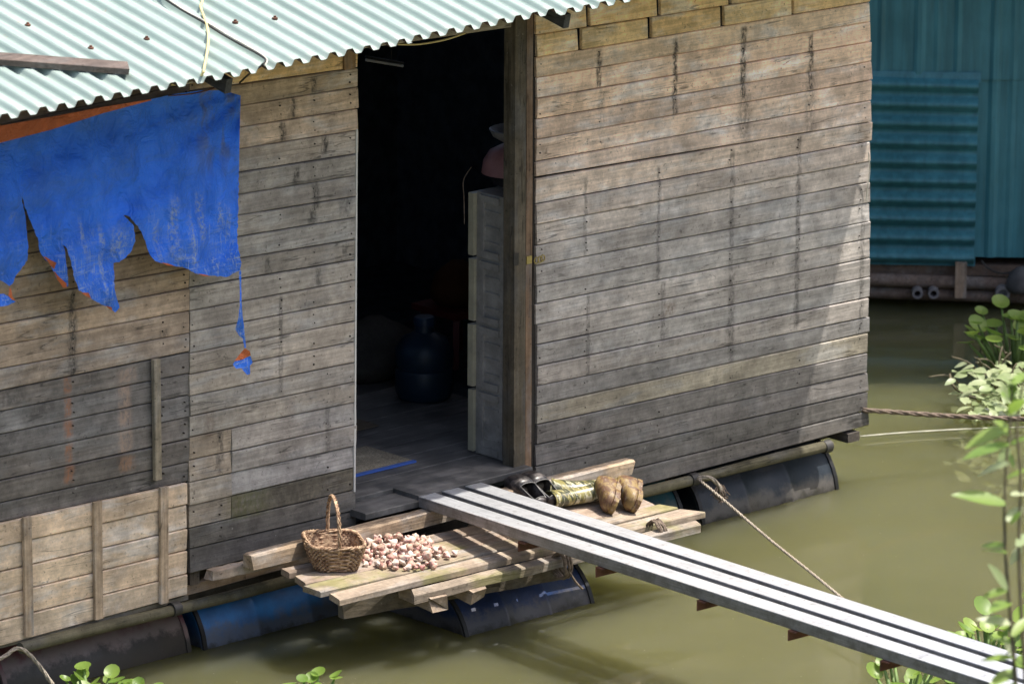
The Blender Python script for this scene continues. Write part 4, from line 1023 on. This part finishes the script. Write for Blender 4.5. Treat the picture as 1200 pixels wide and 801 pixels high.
for i in range(nc-1):
    for k in range(nr-1): Fs.append((i*nr+k, (i+1)*nr+k, (i+1)*nr+k+1, i*nr+k+1))
tag(mk('hanging_net', V, Fs, M['objcol_matte'], None, (.03, .04, .09), smooth='all'), 'dark blue cloth hanging from the roof inside the room', 'cloth')
la, lb = onY(445, 73, 1.2), onY(472, 77.5, 1.2)
lamp = empty('tube_lamp', (la+lb)/2, 'thin white unlit tube lamp hanging in the dark room', 'lamp')
d = (lb-la)
m = MB(); m.tube([la-d*.6, lb], .006, 8); m.build('tube', M['white_plastic'], lamp, smooth=True)
m = MB(); m.beam(la-d*.6+np.array([0, .0, .013]), lb+np.array([0, 0, .013]), .016, .010); m.build('batten', M['objcol'], lamp, (.03, .03, .03))
m = MB(); m.tube([(la+lb)/2+np.array([0, 0, .02]), (la+lb)/2+np.array([0, 0, .55])], .002, 4); m.build('flex', M['cable_dark'], lamp)

# ------------------------------------------------------------------ things on the roof
a, b = onRoof(-40, 66, .016), onRoof(150, 80, .016); m = MB(); m.beam(a, b, .075, .026, up=RN, ch=.002)
o = m.build('loose_plank', M['wood_x'], None, (.085, .07, .063)); tag(o, 'dark brown loose plank lying on the mint roof', 'plank')
def cable(name, pts, r, mat, label, cat, n=6, twist=False, sub=6):
    m = MB(); P = smooth_path(pts, sub)
    if not twist: m.tube(P, r, n)
    else:
        L = 0; ls = [0]
        for i in range(1, len(P)): L += (P[i]-P[i-1]).length; ls.append(L)
        N = int(L/(r*1.1)); 
        Q = []
        for k in range(N+1):
            s = L*k/N; i = max(1, min(len(ls)-1, next((q for q in range(1, len(ls)) if ls[q] >= s), len(ls)-1))); f = (s-ls[i-1])/max(1e-6, ls[i]-ls[i-1]); Q.append((P[i-1].lerp(P[i], min(1, f)), (P[i]-P[i-1]).normalized()))
        for ph in (0, 2*math.pi/3, 4*math.pi/3):
            t = []
            for k, (q, T) in enumerate(Q):
                a = T.cross(Vector((0, 0, 1))).normalized(); bb = T.cross(a); w = k*.42+ph; t.append(q+a*r*.5*math.cos(w)+bb*r*.5*math.sin(w))
            m.tube(t, r*.58, 5)
    return tag(m.build(name, mat, None, smooth='all'), label, cat)
R_ = lambda px, py: onRoof(px, py, .006)
eq = onY(238, 85, -.67); e2 = onY(231, 93, -.54)
cable('roof_cord', [R_(236, -25), R_(237, 0), R_(235, 8), R_(239, 20), R_(243, 33), R_(244, 47), R_(242, 65), R_(239, 80), eq, e2, onY(215, 98, -.3), onY(200, 99, -.25)], .0055, M['cable_yellow'], 'pale yellow cord running down the mint roof over the eave', 'cord')
cable('power_cable', [R_(180, -10), R_(196, 1), R_(215, 13), R_(238, 26), R_(262, 41), R_(285, 54), R_(300, 62), R_(311, 70), onY(306, 77, -.665), onY(293, 86, -.2), onY(281, 97, -.02)], .0045, M['cable_dark'], 'thin black cable crossing the roof diagonally to the eave', 'cable')
cable('power_cable', [R_(183, -11), R_(199, 1), R_(218, 13), R_(241, 25.5), R_(265, 40), R_(288, 53), R_(303, 61.5), R_(313, 70), onY(310, 77, -.665)], .003, M['string_pale'], 'thin white cable twinned with the black one on the roof', 'cable')
cable('yellow_wire', [onY(466, 52, -.03), onY(490, 52, -.035), onY(520, 47, -.035), onY(545, 39, -.03)], .004, M['cable_yellow'], 'yellow wire sagging under the lintel of the doorway', 'wire')
cable('hanging_wire', [onY(197, 112, -.19), onY(215, 111, -.2), onY(235, 108, -.2), onY(252, 103, -.2)], .003, M['rust'], 'thin brown wire looped across the top of the tarpaulin', 'wire')

# ------------------------------------------------------------------ ropes
k0 = onY(818, 561, -.06)
cable('mooring_rope', [k0, onZ(845, 583, .235), onZ(900, 630, .19), onZ(950, 670, .15), onZ(1000, 711, .12), onZ(1060, 757, .11), onZ(1120, 806, .13), onZ(1200, 872, .3)], .0065, M['rope'], 'taut pale mooring rope slanting down from the pole past the gangway', 'rope', twist=True)
t = []
for k in range(26): t.append((k0[0]+.004*k-.05, -.02-.055*math.cos(k*1.26)-.01, k0[2]+.05*math.sin(k*1.26)))
t2 = [onY(818, 561, -.07), onY(826, 558.5, -.09), onY(836, 562, -.10), onY(843, 570, -.11), onY(846, 580, -.11)]
cable('rope_knot', t2, .010, M['rope'], 'loop of pale rope hanging off the pole beside the black barrel', 'rope', twist=True)
m = MB()
for k in range(30):
    s = onY(844+rnd.uniform(-4, 4), 570+rnd.uniform(-3, 3), -.11); m.tube(smooth_path([s, s+np.array([rnd.uniform(-.02, .03), rnd.uniform(-.02, .02), -.03]), s+np.array([rnd.uniform(-.03, .05), rnd.uniform(-.02, .02), rnd.uniform(-.08, -.04)])], 3), .0022, 4)
tag(m.build('rope_tassel', M['rope_dark'], None), 'frayed brown rope end hanging over the black barrel', 'rope')
cable('thick_rope', [onY(1011, 480, .01), onY(1017, 480.5, -.01), onZ(1060, 483.5, .30), onZ(1110, 487, .27), onZ(1150, 489, .26), onZ(1215, 492, .27), onZ(1300, 500, .35)], .0115, M['rope_dark'], 'thick brown twisted rope running right from the wall corner', 'rope', twist=True)
cable('thin_line', [onZ(1008, 511, .02), onZ(1060, 506.5, .02), onZ(1130, 502.5, .02), onZ(1200, 500, .02)], .0028, M['string_pale'], 'thin pale line lying on the water below the thick rope', 'line')
cable('corner_string', [onY(1018, 179, -.03), onY(1019, 200, -.02), onY(1016.5, 222, -.012), onY(1015, 236, -.01)], .0028, M['string_pale'], 'loose pale string hanging at the right wall corner', 'string')
cable('short_rope', [onY(-30, 776, -.06), onY(0, 771, -.07), onY(14, 762, -.075), onY(22, 759, -.075), onY(33, 765, -.08), onY(48, 782, -.1), onY(66, 808, -.13)], .0085, M['rope'], 'grey rope tied round the pole end at lower left', 'rope', twist=True)

# ------------------------------------------------------------------ the teal house moored behind
ta, tb = onZ(1022, 357.5), onZ(1200, 360.5); td = (tb-ta)/np.linalg.norm(tb-ta); tn = np.cross(td, [0, 0, 1.0]); tn /= np.linalg.norm(tn)
if np.dot(tn, FW) > 0: tn = -tn             # tn points towards the viewer
def onT(px, py, h=0.0): return onP(px, py, ta+tn*h, tn)
th = empty('teal_house', tb+tn*-.8, 'teal sheet metal house standing on beams over the water behind', 'house')
def tuv(u, z, h): return ta+td*u+np.array([0, 0, z])+tn*h
zb = onT(1170, 302)[2]; zt = zb+2.5
U = lambda px, py: float(np.dot(onT(px, py)-ta, td))
# vertical sheets: upper wall over the shutter and the wall right of it
def vsheet(u0, u1, z0, z1, h, name):
    n = max(4, int((u1-u0)/.02)); V = []; Fs = []
    for k in (0, 1):
        for i in range(n+1):
            u = lerp(u0, u1, i/n); ph = (u*5.2) % 1.0; rib = .012 if ph < .14 else (.004 if .5 < ph < .56 else 0)
            V.append(tuv(u, (z0, z1)[k], h+rib+.006*math.sin(u*7+k)))
    for i in range(n): Fs.append((i, i+1, n+2+i, n+1+i))
    o = mk(name, V, Fs, M['teal'], th); md = o.modifiers.new('t', 'SOLIDIFY'); md.thickness = .002; return o
us0, us1 = U(1000, 200)-.4, U(1144, 200); zs0, zs1 = onT(1080, 310)[2], onT(1080, 88)[2]
vsheet(us0, us1+.9, zs1-.02, zt, 0.0, 'wall_sheet'); vsheet(us1-.03, us1+1.3, zb, zs1-.022, -.012, 'wall_sheet')
# horizontally ribbed shutter panel
V = []; Fs = []; nz = 120
for k in range(nz+1):
    z = lerp(zs0, zs1, k/nz); ph = ((z-zs0)/((zs1-zs0)/9.85)) % 1.0
    rib = .022*(1-math.cos(2*math.pi*ph))
    V += [tuv(us0, z, .012+rib), tuv(us1, z-.012*(k/nz), .012+rib)]
for k in range(nz): Fs.append((2*k, 2*k+1, 2*k+3, 2*k+2))
o = mk('ribbed_shutter', V, Fs, M['teal'], th); md = o.modifiers.new('t', 'SOLIDIFY'); md.thickness = .002
m = MB()
V = [tuv(us0, zs1-.03, .03), tuv(us1+.01, zs1-.03, .03), tuv(us1+.01, zs1+.02, .012), tuv(us0, zs1+.02, .012)]
o = mk('shutter_flashing', V, [(0, 1, 2, 3)], M['teal'], th); md = o.modifiers.new('t', 'SOLIDIFY'); md.thickness = .003
def tbox(name, u0, u1, z0, z1, h0, h1, mat, col=None):
    V = [tuv(u, z, h) for u in (u0, u1) for z in (z0, z1) for h in (h0, h1)]
    return mk(name, V, [(0, 1, 3, 2), (4, 6, 7, 5), (0, 4, 5, 1), (2, 3, 7, 6), (0, 2, 6, 4), (1, 5, 7, 3)], mat, th, col)
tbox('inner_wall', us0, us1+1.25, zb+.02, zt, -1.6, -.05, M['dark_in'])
tbox('roof', us0-.4, us1+2.6, zt+.2, zt+.26, -1.9, 1.3, M['teal'])
tbox('floor_edge', us0, us1+1.25, zs0-.055, zs0-.004, -1.5, -.01, M['wood_x'], (.10, .075, .06))
tbox('corner_stud', us1-.012, us1+.006, zs0, zs1, -.012, .014, M['teal'])
for (za_, h, r) in ((-.085, .03, .034), (-.155, .0, .036)):
    m = MB(); m.tube([tuv(us0, zs0+za_+.02, h), tuv(us1+.1, zs0+za_, h), tuv(us1+1.2, zs0+za_-.02, h)], r, 10); m.build('log_beam', M['wood_x'], th, (.13, .10, .085), smooth=True)
for px in (1075, 1094, 1175):
    c = onT(px, 343, .1); m = MB(); rr = .027 if px < 1100 else .037
    m.lathe([(rr*.6, .06), (rr*.6, -.02), (rr, -.02), (rr, 1.2)], (0, 0, 0), 'Y', 14)
    V = [c+td*v[0]-tn*v[1]+np.array([0, 0, v[2]]) for v in m.V]; mk('pipe', V, m.F, M['objcol'], th, (.22, .21, .22), smooth=True)
    if px == 1175:
        m = MB(); m.lathe([(0, .01), (rr*.6, .01)], (0, 0, 0), 'Y', 14); mk('pipe_plug', [c+td*v[0]-tn*v[1]+np.array([0, 0, v[2]]) for v in m.V], m.F, M['objcol'], th, (.2, .2, .22))
pa, pb = onT(1119.5, 314, .06), onT(1132, 348, .06)
u0, u1 = float(np.dot(pa-ta, td)), float(np.dot(pb-ta, td)); tbox('post', u0, u1, pb[2], pa[2]+.03, .045, .085, M['wood_z'], (.21, .16, .12))
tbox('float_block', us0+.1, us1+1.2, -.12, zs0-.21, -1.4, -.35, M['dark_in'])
cable('hanging_hose', [onT(1150, 305, .03), onT(1158, 314, .04), onT(1172, 320, .05), onT(1188, 318, .05), onT(1202, 310, .04)], .005, M['cable_dark'], 'thin dark hose looped under the teal house wall', 'hose')
c = onT(1196, 326, .1); sack((c[0], c[1], c[2]-.07), .07, .06, .13, (.08, .078, .08), 'rag_bundle', 'dark rag bundle wedged beneath the teal house', 'bundle')

# ------------------------------------------------------------------ plants
def leaf_shape(m, base, d, up, L, W, fold=.18, droop=.25, n=6):
    """Pointed-oval leaf blade: two rows of quads either side of a folded midrib."""
    d = Vector(d).normalized(); up = Vector(up); s = d.cross(up).normalized(); up = s.cross(d).normalized(); B = Vector([float(c) for c in base]); V = []
    for i in range(n+1):
        f = i/n; w = W*math.sin(math.pi*min(1, f*.93+.07))**.8*(1-.25*f) if i < n else W*.03
        c = B+d*L*f-up*droop*L*f*f
        V += [c-s*w+up*fold*w, c, c+s*w+up*fold*w]
    m.add(V, [q for i in range(n) for q in ((i*3, i*3+1, i*3+4, i*3+3), (i*3+1, i*3+2, i*3+5, i*3+4))])
def round_leaf(m, c, d, up, R, cup=.25):
    d = Vector(d).normalized(); up = Vector(up).normalized(); s = d.cross(up).normalized(); up = s.cross(d).normalized(); C0 = Vector([float(q) for q in c]); V = [C0]; n = 12
    for ring, f in ((1, .55), (2, 1.0)):
        for k in range(n):
            t = 2*math.pi*k/n; rr = R*f*(1+.12*math.cos(t)); V.append(C0+d*rr*math.cos(t)*1.1+s*rr*math.sin(t)+up*cup*R*f*f+d*R*.2)
    m.add(V, [(0, 1+k, 1+(k+1) % n) for k in range(n)]+[(1+k, n+1+k, n+1+(k+1) % n, 1+(k+1) % n) for k in range(n)])
def hyacinth(c, n, spread, hgt, R, label, mat='leaf'):
    t = empty('water_hyacinth', c, label, 'plant', 'plants at the water')
    for k in range(n):
        lm, sm = MB(), MB()
        a = rnd.uniform(0, 6.28); rr = spread*math.sqrt(rnd.random()); h = hgt*rnd.uniform(.55, 1.0)
        b = Vector((c[0]+rr*.4*math.cos(a), c[1]+rr*.4*math.sin(a), c[2]-.02)); e = Vector((c[0]+rr*math.cos(a), c[1]+rr*math.sin(a), c[2]+h)); mid = (b+e)/2+Vector((0, 0, .02))
        sm.tube([b, mid, e], [.008, .010, .004], 6)
        od = Vector((math.cos(a), math.sin(a), rnd.uniform(-.1, .9))); round_leaf(lm, e, od, (rnd.uniform(-.3, .3)-.3*math.cos(a), rnd.uniform(-.3, .3)-.3*math.sin(a), 1), R*rnd.uniform(.7, 1.1), cup=rnd.uniform(.1, .45))
        lf = lm.build('leaf', M[mat], t, smooth='all'); sm.build('stalk', M['stem_green'], lf, smooth='all')
W = lambda px, py: onZ(px, py, 0.0)
hyacinth(W(108, 838), 24, .20, .16, .032, 'low leafy water plant at the bottom left before the maroon barrel')
hyacinth(W(165, 843), 8, .08, .14, .026, 'small leafy water plant right of the bottom left clump')
hyacinth(W(368, 838), 12, .12, .15, .028, 'small round leafed water plant at the bottom edge below the basket')
hyacinth(W(1060, 838), 30, .26, .18, .036, 'round leafed water plant under the near end of the gangway')
hyacinth(W(1165, 800), 16, .22, .26, .04, 'leafy water plant behind the near end of the gangway')
hyacinth(W(1150, 775), 5, .10, .16, .032, 'sprig of round leaves poking up above the gangway edge')
# sunlit tangle on the water, right
pt = empty('creeper_clump', W(1165, 486), 'sunlit tangle of pale creeper leaves floating right of the wall', 'plant'); lm, sm = MB(), MB()
for k in range(190):
    px, py = rnd.gauss(1174, 26), rnd.uniform(425, 486)
    if px < 1112: px = 1112+rnd.uniform(0, 20)
    h = rnd.uniform(.02, .22) ; c = onZ(px, py, h)
    if py > 470 and px < 1135: continue
    a = rnd.uniform(0, 6.28); leaf_shape(lm, c, (math.cos(a), math.sin(a), rnd.uniform(-.3, .3)), (rnd.uniform(-.5, .5), rnd.uniform(-.6, .3), 1), rnd.uniform(.05, .10), rnd.uniform(.018, .032))
for k in range(16):
    c = onZ(rnd.gauss(1170, 20), rnd.uniform(440, 488), 0.0); e = c+np.array([rnd.uniform(-.25, .15), rnd.uniform(-.1, .1), rnd.uniform(.1, .24)]); sm.tube(smooth_path([c, (c+e)/2+np.array([0, 0, .05]), e], 4), .005, 5)
sm.tube(smooth_path([onZ(1150, 468, .02), onZ(1130, 462, .05), onZ(1117, 452, .10), onZ(1113, 438, .14)], 5), .006, 6)
tag(lm.build('leaves', M['leaf_pale'], pt, smooth='all'), kind='stuff'); tag(sm.build('stalks', M['stem'], pt, smooth='all'), kind='stuff')
hyacinth(W(1192, 440), 30, .28, .30, .045, 'dark green leafed plant standing behind the sunlit creeper', 'leaf')
m = MB()
for k in range(7):
    c = W(1148+k*7+rnd.uniform(-3, 3), 487+rnd.uniform(-3, 3)); V = [c+np.array([.05*math.cos(t)*rnd.uniform(.6, 1.1), .03*math.sin(t)*rnd.uniform(.6, 1.1), .006]) for t in np.linspace(0, 6.28, 8)[:-1]]
    m.add(V+[v+np.array([0, 0, .01]) for v in V], [list(range(7)), list(range(7, 14))]+[[i, (i+1) % 7, 7+(i+1) % 7, 7+i] for i in range(7)])
tag(m.build('floating_foam', M['white_plastic']), 'white foam scraps floating at the foot of the creeper', 'foam')

# shrub on the near bank, out of focus
SD = 18.6
def near(px, py, d=SD): return CAM+ray(px, py)*d
b0 = near(1192, 900); gz = bank_z(b0[0], b0[1])
shrub = empty('bank_shrub', (b0[0], b0[1], gz), 'tall leafy green sapling in soft focus on the near bank', 'shrub')
stems = [[(b0[0], b0[1], gz), near(1192, 880), near(1190, 801), near(1184, 720), near(1178, 640), near(1178, 560), near(1184, 490), near(1186, 450)],
         [(b0[0]+.1, b0[1], gz), near(1204, 880), near(1202, 801), near(1197, 720), near(1194, 640), near(1196, 560), near(1192, 500), near(1200, 440)]]
for s in stems:
    m = MB(); P = smooth_path(s, 5); m.tube(P, [lerp(.009, .003, i/(len(P)-1)) for i in range(len(P))], 7)
    m.build('stem', M['stem'], shrub, smooth='all')
LV = [(1182, 480, 1164, 470), (1184, 500, 1130, 520), (1182, 520, 1128, 532), (1180, 545, 1140, 552), (1180, 560, 1210, 545), (1178, 590, 1118, 574), (1180, 610, 1200, 590), (1178, 640, 1148, 636), (1179, 648, 1150, 640), (1180, 690, 1162, 660), (1182, 690, 1150, 698), (1183, 705, 1160, 712), (1184, 730, 1146, 722),
      (1186, 755, 1160, 742), (1187, 770, 1150, 770), (1188, 770, 1176, 742), (1190, 785, 1160, 800), (1186, 745, 1205, 720), (1192, 640, 1210, 620), (1195, 700, 1212, 690), (1183, 485, 1200, 462), (1182, 470, 1176, 446), (1184, 465, 1190, 440), (1185, 520, 1205, 510), (1185, 580, 1208, 575), (1190, 800, 1170, 815),
      (1181, 500, 1165, 492), (1183, 525, 1170, 540), (1190, 470, 1172, 455), (1192, 780, 1207, 765), (1186, 760, 1172, 775), (1184, 735, 1170, 750), (1188, 450, 1204, 432), (1186, 455, 1170, 432), (1182, 510, 1172, 505), (1181, 530, 1190, 548), (1196, 640, 1184, 660), (1196, 600, 1186, 610)]
for k, (x0_, y0_, x1_, y1_) in enumerate(LV):
    a = near(x0_, y0_, SD+rnd.uniform(-.06, .06)); b = near(x1_, y1_, SD+rnd.uniform(-.12, .12)); d = b-a; L = float(np.linalg.norm(d))
    lm = MB(); leaf_shape(lm, a, d, Vector((rnd.uniform(-.5, .3), rnd.uniform(-.7, -.1), .8)), max(L, .05), max(.013, L*.19), droop=.12)
    lm.build('leaf', M['leaf' if k % 3 else 'leaf_pale'], shrub, smooth='all')
